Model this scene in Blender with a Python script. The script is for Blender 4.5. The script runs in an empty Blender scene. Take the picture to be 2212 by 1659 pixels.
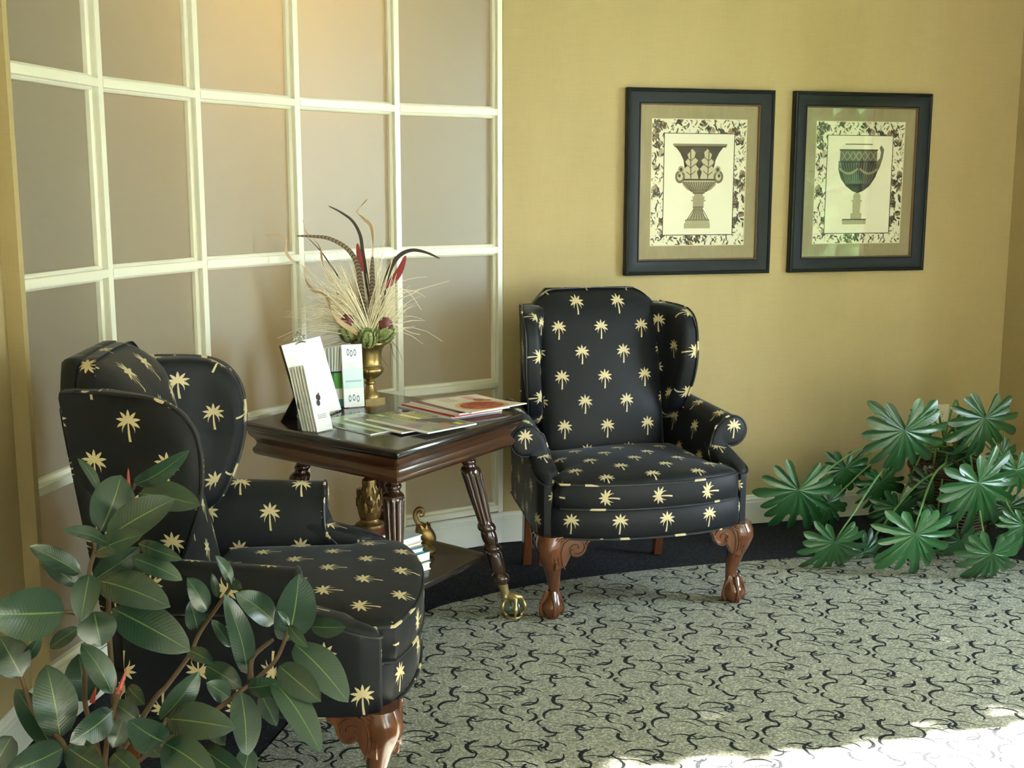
import bpy, bmesh, math, random
import numpy as np
from mathutils import Vector, Matrix, noise
random.seed(7)
C = bpy.context.scene.collection
SC = bpy.context.scene
PI = math.pi

# ---------------------------------------------------------------- camera, sky, sun, lights, exposure
cam_d = bpy.data.cameras.new('camera'); cam = bpy.data.objects.new('camera', cam_d); C.objects.link(cam)
cam.location = (0, 0, 1.468); cam.rotation_euler = (PI/2 - 0.1641, 0, 0)
cam_d.sensor_width = 36.0; cam_d.lens = 36.0*2550/2212; cam_d.clip_start = 0.05
SC.camera = cam

wd = bpy.data.worlds.new('sky'); SC.world = wd; wd.use_nodes = True
wn = wd.node_tree; wn.nodes.clear()
sky = wn.nodes.new('ShaderNodeTexSky'); sky.sky_type = 'HOSEK_WILKIE'
sky.sun_direction = (0.75, 0.19, 0.62); sky.turbidity = 5.0; sky.ground_albedo = 0.4
bg = wn.nodes.new('ShaderNodeBackground'); bg.inputs['Strength'].default_value = SKY_STRENGTH = 7.0
wo = wn.nodes.new('ShaderNodeOutputWorld')
hs = wn.nodes.new('ShaderNodeHueSaturation'); hs.inputs['Saturation'].default_value = 0.30
wn.links.new(sky.outputs[0], hs.inputs['Color'])
tint = wn.nodes.new('ShaderNodeMix'); tint.data_type = 'RGBA'; tint.blend_type = 'MULTIPLY'; tint.inputs[0].default_value = 1.0; tint.inputs[7].default_value = (0.86, 1.0, 1.10, 1)
wn.links.new(hs.outputs[0], tint.inputs[6]); wn.links.new(tint.outputs[2], bg.inputs[0]); wn.links.new(bg.outputs[0], wo.inputs[0])

sd = bpy.data.lights.new('sun', 'SUN'); so = bpy.data.objects.new('sun', sd); C.objects.link(so)
sd.energy = 14.0; sd.angle = math.radians(0.6); sd.color = (1.0, 0.95, 0.85)
so.rotation_euler = Vector((-0.969, -0.247, -0.70)).to_track_quat('-Z', 'Y').to_euler()
so.location = (6, 5, 6)

SC.view_settings.view_transform = 'Standard'; SC.view_settings.look = 'None'
SC.view_settings.gamma = 1.0; SC.view_settings.use_curve_mapping = False
SC.view_settings.exposure = 3.55

# plan geometry (metres): the window wall leaves the far right corner along NV, the picture wall runs along WV
CO = Vector((-0.0465, 4.8)); WV = Vector((0.9689, 0.2476)); NV = Vector((0.2476, -0.9689))
CR = CO + WV*2.3757
def on_window_wall(t, out=0.0): return CR + NV*t + WV*out

def area_light(name, t0, t1, z0, z1, power, col):
    d = bpy.data.lights.new(name, 'AREA'); d.shape = 'RECTANGLE'; d.size = t1-t0; d.size_y = z1-z0
    d.energy = power; d.color = col
    o = bpy.data.objects.new(name, d); C.objects.link(o)
    p = on_window_wall((t0+t1)/2, 0.16); o.location = (p.x, p.y, (z0+z1)/2)
    x = Vector((NV.x, NV.y, 0)); z = Vector((WV.x, WV.y, 0)); y = z.cross(x)
    o.rotation_euler = Matrix((x, y, z)).transposed().to_euler()
    return o
WINS = [(1.27, 2.36, 0.30, 2.32), (5.25, 8.35, 0.25, 2.40)]
for i, (t0, t1, z0, z1) in enumerate(WINS):
    o = area_light('daylight_portal', t0, t1, z0, z1, 1.0, (1, 1, 1)); o.data.cycles.is_portal = True

# ---------------------------------------------------------------- helpers
def link(o, parent=None):
    C.objects.link(o)
    if parent is not None: o.parent = parent
    return o
def tag(o, label=None, cat=None, group=None, kind=None):
    if label: o['label'] = label
    if cat: o['category'] = cat
    if group: o['group'] = group
    if kind: o['kind'] = kind
    return o
def empty(name, loc=(0,0,0), rz=0.0):
    o = bpy.data.objects.new(name, None); C.objects.link(o); o.location = loc; o.rotation_euler = (0,0,rz)
    o.empty_display_size = 0.1
    return o
class MB:
    """collects geometry for ONE mesh object"""
    def __init__(s): s.v=[]; s.f=[]; s.uv=[]; s.mi=[]
    def add(s, v, f, uv=None, mi=0):
        b=len(s.v); s.v += [tuple(p) for p in v]
        for k, fc in enumerate(f):
            s.f.append([i+b for i in fc]); s.uv.append(uv[k] if uv else None); s.mi.append(mi)
        return s
    def box(s, c, d, mi=0, rz=0.0):
        hx,hy,hz = d[0]/2,d[1]/2,d[2]/2; ca,sa=math.cos(rz),math.sin(rz)
        v=[]
        for z in (-hz,hz):
            for x,y in ((-hx,-hy),(hx,-hy),(hx,hy),(-hx,hy)):
                v.append((c[0]+x*ca-y*sa, c[1]+x*sa+y*ca, c[2]+z))
        return s.add(v,[(3,2,1,0),(4,5,6,7),(0,1,5,4),(1,2,6,5),(2,3,7,6),(3,0,4,7)],mi=mi)
    def obj(s, name, mat, parent=None, smooth=35, loc=None):
        me = bpy.data.meshes.new(name); me.from_pydata(s.v, [], s.f)
        if any(u is not None for u in s.uv):
            l = me.uv_layers.new(name='UVMap'); k=0; dat=[]
            for fc,u in zip(s.f,s.uv):
                for j in range(len(fc)): dat += list(u[j]) if u is not None else [0,0]
            l.data.foreach_set('uv', dat)
        mats = mat if isinstance(mat,(list,tuple)) else [mat]
        for m in mats: me.materials.append(m)
        if len(mats)>1: me.polygons.foreach_set('material_index', s.mi)
        me.validate(); me.update()
        if smooth:
            me.shade_smooth(); me.set_sharp_from_angle(angle=math.radians(smooth))
        o = bpy.data.objects.new(name, me); link(o, parent)
        if loc is not None: o.location = loc
        return o
def loft(mb, rings, closed=True, cap0=True, cap1=True, uvf=None, mi=0):
    n=len(rings[0]); v=[p for r in rings for p in r]; f=[]; uv=[]
    m = n if closed else n-1
    for i in range(len(rings)-1):
        for j in range(m):
            k=(j+1)%n
            f.append((i*n+j, i*n+k, (i+1)*n+k, (i+1)*n+j))
            if uvf: uv.append((uvf(i,j),uvf(i,j+1),uvf(i+1,j+1),uvf(i+1,j)))
            else: uv.append(None)
    if cap0: f.append(tuple(range(n-1,-1,-1))); uv.append(None)
    if cap1: f.append(tuple((len(rings)-1)*n+j for j in range(n))); uv.append(None)
    mb.add(v,f,uv,mi); return mb
def lathe(mb, prof, n=24, axis=None, flute=None, mi=0):
    """prof: [(r, z)] ; axis: function z -> (x, y) centre"""
    rings=[]
    for r,z in prof:
        cx,cy = axis(z) if axis else (0,0)
        ring=[]
        for j in range(n):
            a=2*PI*j/n; rr=r*(flute(a,z) if flute else 1)
            ring.append((cx+rr*math.cos(a), cy+rr*math.sin(a), z))
        rings.append(ring)
    return loft(mb, rings, mi=mi)
def frames(path):
    P=[Vector(p) for p in path]; T=[]
    for i in range(len(P)):
        a=P[max(i-1,0)]; b=P[min(i+1,len(P)-1)]; d=(b-a)
        T.append(d.normalized() if d.length>1e-9 else Vector((0,0,1)))
    up=Vector((0,0,1)) if abs(T[0].z)<0.9 else Vector((1,0,0))
    N=[]; n=(up-T[0]*up.dot(T[0])).normalized()
    for t in T:
        n=n-t*n.dot(t); n = n.normalized() if n.length>1e-6 else t.orthogonal().normalized(); N.append(n.copy())
    return P,T,N
def tube(mb, path, rad, n=8, closed=False, mi=0, flat=1.0):
    P,T,N=frames(path); rings=[]
    for i,p in enumerate(P):
        r = rad(i/(len(P)-1)) if callable(rad) else rad
        b=T[i].cross(N[i])
        rings.append([p+N[i]*(r*math.cos(2*PI*j/n))*flat+b*(r*math.sin(2*PI*j/n)) for j in range(n)])
    if closed: rings.append(rings[0])
    return loft(mb, rings, cap0=not closed, cap1=not closed, mi=mi)
def smoothpath(pts, n=8, closed=False):
    P=[Vector(p) for p in pts]; out=[]; m=len(P)
    for i in range(m if closed else m-1):
        g=lambda k: P[k%m] if closed else P[min(max(k,0),m-1)]
        a,b,c,d=g(i-1),g(i),g(i+1),g(i+2)
        for s in range(n):
            t=s/n
            out.append(0.5*((2*b)+(c-a)*t+(2*a-5*b+4*c-d)*t*t+(3*b-a-3*c+d)*t**3))
    if not closed: out.append(P[-1])
    return out
def resample(pts, n):
    """closed 2D/3D loop -> n evenly spaced points"""
    P=[Vector(p) for p in pts]; P.append(P[0]); L=[0]
    for a,b in zip(P,P[1:]): L.append(L[-1]+(b-a).length)
    out=[]; k=0
    for i in range(n):
        s=L[-1]*i/n
        while L[k+1]<s: k+=1
        u=(s-L[k])/max(L[k+1]-L[k],1e-9); out.append(P[k].lerp(P[k+1],u))
    return out, L[-1]
def pillow(mb, outline, layers, mapf, n=64, mi=0, cap=True, cen=None, uvoff=(0,0), hs=1.0, sidef=lambda u,h:(u,h)):
    """outline: closed 2D loop; layers: (shrink, height); mapf(a,b,h)->xyz. metric UVs: caps in the plane, sides by arc length"""
    O,per=resample([(p[0],p[1],0) for p in outline], n)
    c = Vector(cen).to_3d() if cen else sum(O,Vector())/n
    rings=[];flat=[]
    for k,h in layers:
        q=[c+(p-c)*(1-k) for p in O]; flat.append(q); rings.append([Vector(mapf(p.x,p.y,h)) for p in q])
    v=[p for r in rings for p in r]; f=[];uv=[]
    hacc=[0]
    for i in range(1,len(layers)):
        hacc.append(hacc[-1]+math.hypot(layers[i][1]-layers[i-1][1],(layers[i][0]-layers[i-1][0])*0.2))
    for i in range(len(layers)-1):
        dk=abs(layers[i+1][0]-layers[i][0])*0.2; dh=abs(layers[i+1][1]-layers[i][1]); side = dh>dk
        for j in range(n):
            k=(j+1)%n
            f.append((i*n+j,i*n+k,(i+1)*n+k,(i+1)*n+j))
            if side:
                u0,u1=per*j/n,per*(j+1)/n
                a0,a1=hacc[i]*hs,hacc[i+1]*hs; uv.append((sidef(u0,a0),sidef(u1,a0),sidef(u1,a1),sidef(u0,a1)))
            else:
                uv.append(tuple((p.x+uvoff[0],p.y+uvoff[1]) for p in (flat[i][j],flat[i][k],flat[i+1][k],flat[i+1][j])))
    if cap:
        f.append(tuple(range(n-1,-1,-1))); uv.append([(flat[0][j].x+uvoff[0],flat[0][j].y+uvoff[1]) for j in range(n-1,-1,-1)])
        L=len(layers)-1
        f.append(tuple(L*n+j for j in range(n))); uv.append([(flat[L][j].x+uvoff[0],flat[L][j].y+uvoff[1]) for j in range(n)])
    mb.add(v,f,uv,mi); return rings
def copy_tree(o, parent=None):
    c=o.copy(); C.objects.link(c)
    if parent is not None: c.parent=parent
    for ch in list(o.children): copy_tree(ch,c)
    return c

# ---------------------------------------------------------------- materials
class NT:
    def __init__(s, name):
        s.mat=bpy.data.materials.new(name); s.mat.use_nodes=True; s.t=s.mat.node_tree
        s.b=s.t.nodes['Principled BSDF']; s.out=s.t.nodes['Material Output']
    def n(s, typ, **kw):
        x=s.t.nodes.new(typ)
        for k,v in kw.items(): setattr(x,k,v)
        return x
    def l(s,a,b): s.t.links.new(a,b)
    def m(s, op, a, b=None, c=None):
        x=s.t.nodes.new('ShaderNodeMath'); x.operation=op
        for i,q in enumerate((a,b,c)):
            if q is None: continue
            if isinstance(q,(int,float)): x.inputs[i].default_value=q
            else: s.l(q,x.inputs[i])
        return x.outputs[0]
    def mix(s, fac, a, b):
        x=s.t.nodes.new('ShaderNodeMix'); x.data_type='RGBA'
        for i,q in ((0,fac),(6,a),(7,b)):
            if isinstance(q,(int,float)): x.inputs[i].default_value=q
            elif isinstance(q,(tuple,list)): x.inputs[i].default_value=(*q[:3],1)
            else: s.l(q,x.inputs[i])
        return x.outputs[2]
    def noise(s, scale, detail=3, vec=None, rough=0.5, dist=0.0):
        x=s.n('ShaderNodeTexNoise'); x.inputs['Scale'].default_value=scale; x.inputs['Detail'].default_value=detail
        x.inputs['Roughness'].default_value=rough; x.inputs['Distortion'].default_value=dist
        if vec is not None: s.l(vec,x.inputs['Vector'])
        return x.outputs['Fac']
    def coord(s, kind='Object'): return s.n('ShaderNodeTexCoord').outputs[kind]
    def mapping(s, vec, scale=(1,1,1), rot=(0,0,0), loc=(0,0,0)):
        x=s.n('ShaderNodeMapping'); x.inputs['Scale'].default_value=scale; x.inputs['Rotation'].default_value=rot; x.inputs['Location'].default_value=loc
        s.l(vec,x.inputs['Vector']); return x.outputs[0]
    def ramp(s, fac, stops):
        x=s.n('ShaderNodeValToRGB'); e=x.color_ramp.elements
        while len(e)<len(stops): e.new(0.5)
        for el,(p,c) in zip(e,stops): el.position=p; el.color=(*c[:3],1)
        s.l(fac,x.inputs[0]); return x.outputs[0]
    def set(s, color=None, rough=None, metal=None, spec=None, **kw):
        for k,v in (('Base Color',color),('Roughness',rough),('Metallic',metal),('Specular IOR Level',spec)):
            if v is None: continue
            if isinstance(v,(int,float)): s.b.inputs[k].default_value=v
            elif isinstance(v,(tuple,list)): s.b.inputs[k].default_value=(*v[:3],1)
            else: s.l(v,s.b.inputs[k])
        for k,v in kw.items(): s.b.inputs[k.replace('_',' ')].default_value=v
        return s
    def bump(s, h, strength=0.3, dist=0.002):
        x=s.n('ShaderNodeBump'); x.inputs['Strength'].default_value=strength; x.inputs['Distance'].default_value=dist
        s.l(h,x.inputs['Height']); s.l(x.outputs[0],s.b.inputs['Normal']); return s
def simple(name, col, rough=0.5, metal=0.0, spec=0.5, vary=0.12, scale=30, **kw):
    t=NT(name); f=t.noise(scale,3,t.coord())
    c=t.mix(f,tuple(x*(1-vary) for x in col),tuple(min(1,x*(1+vary)) for x in col))
    t.set(c,rough,metal,spec,**kw); return t.mat
def mat_wall():
    t=NT('grasscloth_wallpaper'); co=t.coord()
    big=t.noise(2.2,3,t.mapping(co,(1.6,1.6,0.35)))
    v=t.noise(220,2,t.mapping(co,(1,1,0.06))); h=t.noise(220,2,t.mapping(co,(0.06,0.06,1)))
    w=t.m('MULTIPLY_ADD',t.m('ADD',v,h),0.5,0)
    c=t.mix(big,(0.45,0.355,0.18),(0.56,0.455,0.245))
    c=t.mix(t.m('MULTIPLY',t.m('SUBTRACT',w,0.3),1.2),t.mix(0.7,(0.30,0.22,0.085),c),c)
    t.set(c,0.75,0,0.3).bump(w,0.25,0.001); return t.mat
def mat_carpet():
    t=NT('scroll_pattern_carpet'); co=t.coord()
    nz=t.n('ShaderNodeTexNoise'); nz.inputs['Scale'].default_value=28; t.l(co,nz.inputs['Vector'])
    jit=t.n('ShaderNodeVectorMath',operation='SCALE'); sub=t.n('ShaderNodeVectorMath',operation='SUBTRACT'); sub.inputs[1].default_value=(0.5,0.5,0.5)
    t.l(nz.outputs['Color'],sub.inputs[0]); t.l(sub.outputs[0],jit.inputs[0]); jit.inputs['Scale'].default_value=0.010
    ad=t.n('ShaderNodeVectorMath',operation='ADD'); t.l(co,ad.inputs[0]); t.l(jit.outputs[0],ad.inputs[1])
    rot=t.mapping(ad.outputs[0],(0.82,0.82,1),(0,0,0.18))
    sx=t.n('ShaderNodeSeparateXYZ'); t.l(rot,sx.inputs[0])
    TX,TY=0.25,0.27
    row=t.m('FLOOR',t.m('DIVIDE',sx.outputs[1],TY))
    X=t.m('FLOORED_MODULO',t.m('MULTIPLY_ADD',row,0.10,sx.outputs[0]),TX); Y=t.m('FLOORED_MODULO',sx.outputs[1],TY)
    # strokes: centre x, y, radius, mid angle (deg), half span (deg), half width  (all inside the tile)
    S=[(.055,.205,.035,200,70,.0055),(.085,.175,.030,20,62,.0038),(.045,.120,.034,160,75,.0048),(.095,.110,.045,75,48,.0030),
       (.150,.215,.040,110,60,.0036),(.165,.190,.040,95,55,.0030),(.205,.190,.030,330,70,.0045),(.195,.225,.020,200,70,.0035),
       (.130,.150,.055,80,38,.0028),(.150,.105,.050,85,42,.0030),(.185,.130,.028,210,65,.0045),(.220,.100,.026,10,70,.0042),
       (.050,.060,.030,250,62,.0048),(.085,.040,.036,95,55,.0034),(.030,.030,.022,330,60,.0032),(.130,.055,.034,190,70,.0042),
       (.165,.040,.036,80,52,.0030),(.215,.045,.026,230,70,.0048),(.190,.070,.030,60,45,.0028),(.110,.230,.028,260,55,.0034),
       (.025,.165,.022,30,60,.0030),(.225,.155,.022,120,62,.0032),(.110,.080,.024,300,60,.0034),
       (.060,.150,.060,100,40,.0020),(.170,.240,.022,20,80,.0050),(.075,.085,.055,75,36,.0019),(.190,.165,.050,110,40,.0020),(.140,.120,.050,285,38,.0020),
       (.060,.235,.030,320,60,.0030),(.235,.130,.014,180,90,.0030),(.100,.015,.014,40,90,.0030),(.150,.075,.055,100,35,.0018),(.020,.075,.016,200,80,.0036),(.205,.215,.040,80,40,.0020),(.020,.240,.018,300,70,.0034)]
    acc=None
    for cx,cy,R,a,h,w in S:
        dx=t.m('SUBTRACT',X,cx); dy=t.m('SUBTRACT',Y,cy)
        a=math.radians(a); h=math.radians(h)
        rx=t.m('MULTIPLY_ADD',dx,math.cos(a),t.m('MULTIPLY',dy,math.sin(a)))
        ry=t.m('MULTIPLY_ADD',dy,math.cos(a),t.m('MULTIPLY',dx,-math.sin(a)))
        r=t.m('SQRT',t.m('MULTIPLY_ADD',rx,rx,t.m('MULTIPLY',ry,ry)))
        g=t.m('ARCTAN2',ry,rx)
        # comma: fat at one end, thin at the other
        u=t.m('MULTIPLY_ADD',g,0.5/h,0.5)
        tp=t.m('MULTIPLY',t.m('SUBTRACT',1.0,u),t.m('MULTIPLY_ADD',u,1.6,0.55))
        ww=t.m('MULTIPLY',tp,w*1.3)
        d=t.m('SUBTRACT',ww,t.m('ABSOLUTE',t.m('SUBTRACT',r,R)))
        d=t.m('MINIMUM',d,t.m('MULTIPLY',t.m('SUBTRACT',h,t.m('ABSOLUTE',g)),0.012))
        acc=d if acc is None else t.m('MAXIMUM',acc,d)
    mask=t.m('GREATER_THAN',acc,0.0)
    # tufted loops: fine diagonal weave
    wv=t.n('ShaderNodeTexVoronoi'); wv.inputs['Scale'].default_value=1.0; wv.inputs['Randomness'].default_value=0.55
    t.l(t.mapping(co,(150,230,150),(0,0,0.5)),wv.inputs['Vector'])
    sep=t.n('ShaderNodeSeparateColor'); t.l(wv.outputs['Color'],sep.inputs[0])
    loop=t.m('SUBTRACT',1.0,t.m('MULTIPLY',wv.outputs['Distance'],1.2))
    yarn=t.ramp(sep.outputs[0],[(0.0,(0.24,0.25,0.215)),(0.35,(0.43,0.44,0.375)),(0.7,(0.62,0.63,0.53)),(1.0,(0.86,0.86,0.72))])
    yarn=t.mix(loop,(0.15,0.155,0.125),yarn)
    dark=t.mix(sep.outputs[1],(0.010,0.011,0.014),(0.024,0.026,0.03))
    t.set(t.mix(mask,yarn,dark),0.95,0,0.15).bump(loop,0.5,0.003); return t.mat
def mat_border():
    t=NT('dark_border_carpet'); co=t.coord()
    wv=t.n('ShaderNodeTexVoronoi'); wv.inputs['Scale'].default_value=170; t.l(co,wv.inputs['Vector'])
    sep=t.n('ShaderNodeSeparateColor'); t.l(wv.outputs['Color'],sep.inputs[0])
    c=t.ramp(sep.outputs[0],[(0,(0.008,0.009,0.012)),(0.6,(0.016,0.018,0.024)),(1,(0.03,0.033,0.042))])
    t.set(c,0.95,0,0.15).bump(wv.outputs['Distance'],0.4,0.003); return t.mat
def mat_palm():
    t=NT('black_palm_tree_fabric'); uv=t.n('ShaderNodeUVMap'); uv.uv_map='UVMap'
    s=t.n('ShaderNodeSeparateXYZ'); t.l(uv.outputs[0],s.inputs[0])
    PX,PY=0.166,0.092
    j=t.m('FLOOR',t.m('DIVIDE',s.outputs[1],PY))
    sh=t.m('MULTIPLY',t.m('FLOORED_MODULO',j,2.0),PX/2)
    lu=t.m('SUBTRACT',t.m('FLOORED_MODULO',t.m('ADD',s.outputs[0],sh),PX),PX/2)
    lv=t.m('SUBTRACT',t.m('FLOORED_MODULO',s.outputs[1],PY),PY/2)
    lu=t.m('MULTIPLY',lu,1.03); lv=t.m('MULTIPLY',lv,1.03)
    lu=t.m('ADD',lu,t.m('MULTIPLY',lv,0.0))
    # trunk
    cx=t.m('MULTIPLY',t.m('MULTIPLY',lv,lv),-2.2)
    tw=t.m('MULTIPLY_ADD',lv,-0.035,0.0019)
    tr=t.m('SUBTRACT',tw,t.m('ABSOLUTE',t.m('SUBTRACT',lu,cx)))
    tr=t.m('MINIMUM',tr,t.m('MINIMUM',t.m('ADD',lv,0.036),t.m('SUBTRACT',0.012,lv)))
    # fronds, nine drooping blades about the crown
    dy=t.m('SUBTRACT',lv,0.009)
    r=t.m('SQRT',t.m('MULTIPLY_ADD',lu,lu,t.m('MULTIPLY',dy,dy)))
    g=t.m('ARCTAN2',lu,dy)
    g2=t.m('MULTIPLY',g,t.m('MULTIPLY_ADD',r,-7.0,1.08))
    st=0.58
    dl=t.m('SUBTRACT',t.m('FLOORED_MODULO',t.m('ADD',g2,st/2),st),st/2)
    lat=t.m('MULTIPLY',t.m('ABSOLUTE',dl),r)
    q=t.m('DIVIDE',r,0.030)
    bw=t.m('MULTIPLY',t.m('MULTIPLY',t.m('SUBTRACT',1.0,q),t.m('ADD',q,0.12)),0.0128)
    fr=t.m('MINIMUM',t.m('SUBTRACT',bw,lat),t.m('MULTIPLY',t.m('SUBTRACT',2.30,t.m('ABSOLUTE',g2)),0.01))
    msk=t.m('GREATER_THAN',t.m('MAXIMUM',tr,fr),0.0)
    co=t.coord()
    weave=t.noise(900,1,t.mapping(co,(1,1,0.3)))
    big=t.noise(7,2,co)
    dark=t.mix(weave,(0.0035,0.0045,0.0065),(0.008,0.0095,0.013))
    gold=t.mix(t.noise(350,2,co),(0.42,0.34,0.18),(0.72,0.62,0.38))
    t.set(t.mix(msk,dark,gold),t.m('MULTIPLY_ADD',big,0.15,0.46),0,0.26,Sheen_Weight=0.13,Sheen_Roughness=0.3)
    t.b.inputs['Sheen Tint'].default_value=(0.75,0.82,0.9,1)
    wr=t.noise(16,2,t.mapping(co,(1,1,1)),0.5,0.6)
    t.bump(t.m('ADD',t.m('MULTIPLY',weave,0.05),wr),0.18,0.004)
    return t.mat
def mat_welt():
    t=NT('fabric_welt'); co=t.coord()
    f=t.m('GREATER_THAN',t.noise(26,0,co),0.66)
    t.set(t.mix(f,(0.008,0.009,0.012),(0.55,0.46,0.28)),0.45,0,0.5); return t.mat
def mat_wood(name, dark, light, rough=0.22, scale=1.0, axis=(1,1,0.12)):
    t=NT(name); co=t.coord()
    g=t.noise(26*scale,5,t.mapping(co,axis),0.65,0.8); p=t.noise(3.5*scale,2,co)
    f=t.m('MULTIPLY_ADD',p,0.5,t.m('MULTIPLY',g,0.6))
    c=t.ramp(f,[(0.32,dark),(0.72,light)])
    t.set(c,rough,0,0.5,Coat_Weight=0.5,Coat_Roughness=0.12).bump(g,0.06,0.001); return t.mat
def mat_metal(name, dark, light, rough=0.35, scale=40, metal=0.9):
    t=NT(name); co=t.coord(); f=t.noise(scale,4,co)
    t.set(t.mix(f,dark,light),t.m('MULTIPLY_ADD',f,0.2,rough-0.1),metal).bump(f,0.08,0.001); return t.mat
def mat_leaf(name, deep, mid, rib, rough=0.28, veins=26, veinamt=0.5):
    t=NT(name); uv=t.n('ShaderNodeUVMap'); uv.uv_map='UVMap'
    s=t.n('ShaderNodeSeparateXYZ'); t.l(uv.outputs[0],s.inputs[0])
    av=t.m('ABSOLUTE',s.outputs[1])
    ribm=t.m('LESS_THAN',av,t.m('MULTIPLY_ADD',s.outputs[0],-0.025,0.045))
    vn=t.m('SINE',t.m('MULTIPLY',t.m('SUBTRACT',s.outputs[0],t.m('MULTIPLY',av,0.16)),veins*6.283))
    oi=t.n('ShaderNodeObjectInfo')
    nz=t.noise(9,3,t.coord())
    c=t.mix(t.m('MULTIPLY_ADD',oi.outputs['Random'],0.7,t.m('MULTIPLY',nz,0.4)),deep,mid)
    c=t.mix(t.m('MULTIPLY',t.m('GREATER_THAN',vn,0.8),0.05),c,rib)
    geo=t.n('ShaderNodeNewGeometry')
    c=t.mix(t.m('MULTIPLY',geo.outputs['Backfacing'],0.55),c,tuple(x*1.6+0.02 for x in mid))
    t.set(t.mix(ribm,c,rib),rough,0,0.5,Coat_Weight=0.5,Coat_Roughness=0.22)
    t.bump(vn,0.10*veinamt,0.002); return t.mat
def mat_image(name, arr, rough=0.4, coat=0.0):
    """arr: float array h x w x 3 drawn by this script (flat print)"""
    h,w,_=arr.shape; im=bpy.data.images.new(name,w,h,alpha=False)
    px=np.ones((h,w,4),np.float32); px[...,:3]=arr[::-1]; im.pixels.foreach_set(px.ravel()); im.update(); im.pack()
    t=NT(name); tx=t.n('ShaderNodeTexImage'); tx.image=im; tx.extension='EXTEND'
    uv=t.n('ShaderNodeUVMap'); uv.uv_map='UVMap'; t.l(uv.outputs[0],tx.inputs[0])
    t.set(tx.outputs[0],rough,0,0.4,Coat_Weight=coat,Coat_Roughness=0.15); return t.mat
def mat_glass(name, boost=1.0, tint=(1,1,1)):
    t=NT(name); tr=t.n('ShaderNodeBsdfTransparent'); tr.inputs[0].default_value=(*tint,1)
    gl=t.n('ShaderNodeBsdfGlossy'); gl.inputs['Roughness'].default_value=0.0
    lw=t.n('ShaderNodeLayerWeight'); lw.inputs[0].default_value=0.5
    fz=t.m('MULTIPLY_ADD',t.m('POWER',lw.outputs['Facing'],5.0),0.93,0.045*boost)
    mx=t.n('ShaderNodeMixShader'); t.l(fz,mx.inputs[0]); t.l(tr.outputs[0],mx.inputs[1]); t.l(gl.outputs[0],mx.inputs[2])
    t.t.nodes.remove(t.b); t.l(mx.outputs[0],t.out.inputs[0]); return t.mat
def mat_frosted():
    t=NT('frosted_glass'); co=t.coord(); f=t.noise(160,2,co)
    tl=t.n('ShaderNodeBsdfTranslucent'); tl.inputs[0].default_value=(0.78,0.78,0.64,1)
    df=t.n('ShaderNodeBsdfDiffuse'); t.l(t.mix(f,(0.185,0.187,0.170),(0.215,0.217,0.198)),df.inputs[0])
    gl=t.n('ShaderNodeBsdfGlossy'); gl.inputs['Roughness'].default_value=0.42; gl.inputs[0].default_value=(0.9,0.95,0.95,1)
    m1=t.n('ShaderNodeMixShader'); m1.inputs[0].default_value=0.40; t.l(df.outputs[0],m1.inputs[1]); t.l(tl.outputs[0],m1.inputs[2])
    fr=t.n('ShaderNodeFresnel'); fr.inputs['IOR'].default_value=1.6
    m2=t.n('ShaderNodeMixShader'); t.l(fr.outputs[0],m2.inputs[0]); t.l(m1.outputs[0],m2.inputs[1]); t.l(gl.outputs[0],m2.inputs[2])
    t.t.nodes.remove(t.b); t.l(m2.outputs[0],t.out.inputs[0]); return t.mat

M={}
M['wall']=mat_wall(); M['carpet']=mat_carpet(); M['border']=mat_border(); M['palm']=mat_palm(); M['welt']=mat_welt()
M['white']=simple('cream_white_paint',(0.80,0.79,0.66),0.35,vary=0.04,scale=6)
M['base']=simple('baseboard_paint',(0.72,0.73,0.65),0.4,vary=0.05,scale=5)
M['ceiling']=simple('ceiling_paint',(0.78,0.76,0.68),0.9,vary=0.03,scale=3)
M['frost']=mat_frosted(); M['glass']=mat_glass('clear_glass'); M['ballglass']=mat_glass('green_glass_ball',1.2,(0.70,0.80,0.74)); M['picglass']=mat_glass('picture_glass',1.6)
M['mahog']=mat_wood('red_mahogany',(0.038,0.011,0.006),(0.155,0.050,0.019))
M['darkwood']=mat_wood('dark_walnut',(0.014,0.007,0.005),(0.055,0.022,0.012),0.2)
M['apron']=mat_wood('worn_brown_walnut',(0.010,0.0045,0.0025),(0.082,0.029,0.008),0.36,0.8,(0.25,0.25,1.6))
M['tabletop']=mat_wood('black_brown_tabletop',(0.007,0.005,0.0045),(0.020,0.012,0.009),0.2,1,(0.3,1,1))
M['brass']=mat_metal('aged_brass',(0.30,0.22,0.09),(0.62,0.50,0.26),0.4)
M['gold']=mat_metal('antique_gold',(0.20,0.135,0.045),(0.50,0.37,0.15),0.38)
M['bronze']=mat_metal('bronze_gilt',(0.09,0.05,0.018),(0.42,0.27,0.10),0.42,60)
M['blackframe']=simple('black_satin_frame',(0.006,0.009,0.009),0.42,spec=0.24,vary=0.3,scale=60)
M['rubber']=mat_leaf('rubber_plant_leaf',(0.013,0.036,0.025),(0.027,0.064,0.038),(0.12,0.20,0.06),0.25,22,0.8)
M['philo']=mat_leaf('philodendron_leaf',(0.008,0.042,0.012),(0.022,0.105,0.026),(0.10,0.22,0.06),0.33,10,0.7)
M['twig']=simple('brown_twig',(0.11,0.065,0.035),0.7,vary=0.35,scale=80)
M['petiole']=simple('green_petiole',(0.10,0.22,0.055),0.45,vary=0.2)
M['bud']=simple('red_leaf_sheath',(0.38,0.05,0.03),0.4,vary=0.2)
# ---------------------------------------------------------------- the setting
ZC = 2.75
NODES = [Vector(p) for p in ((-0.0465,4.8),(-0.4331,4.5685),(-0.7544,4.2553),(-1.0067,3.8826),(-1.1755,3.4669),(-1.2573,3.0257))]
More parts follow.
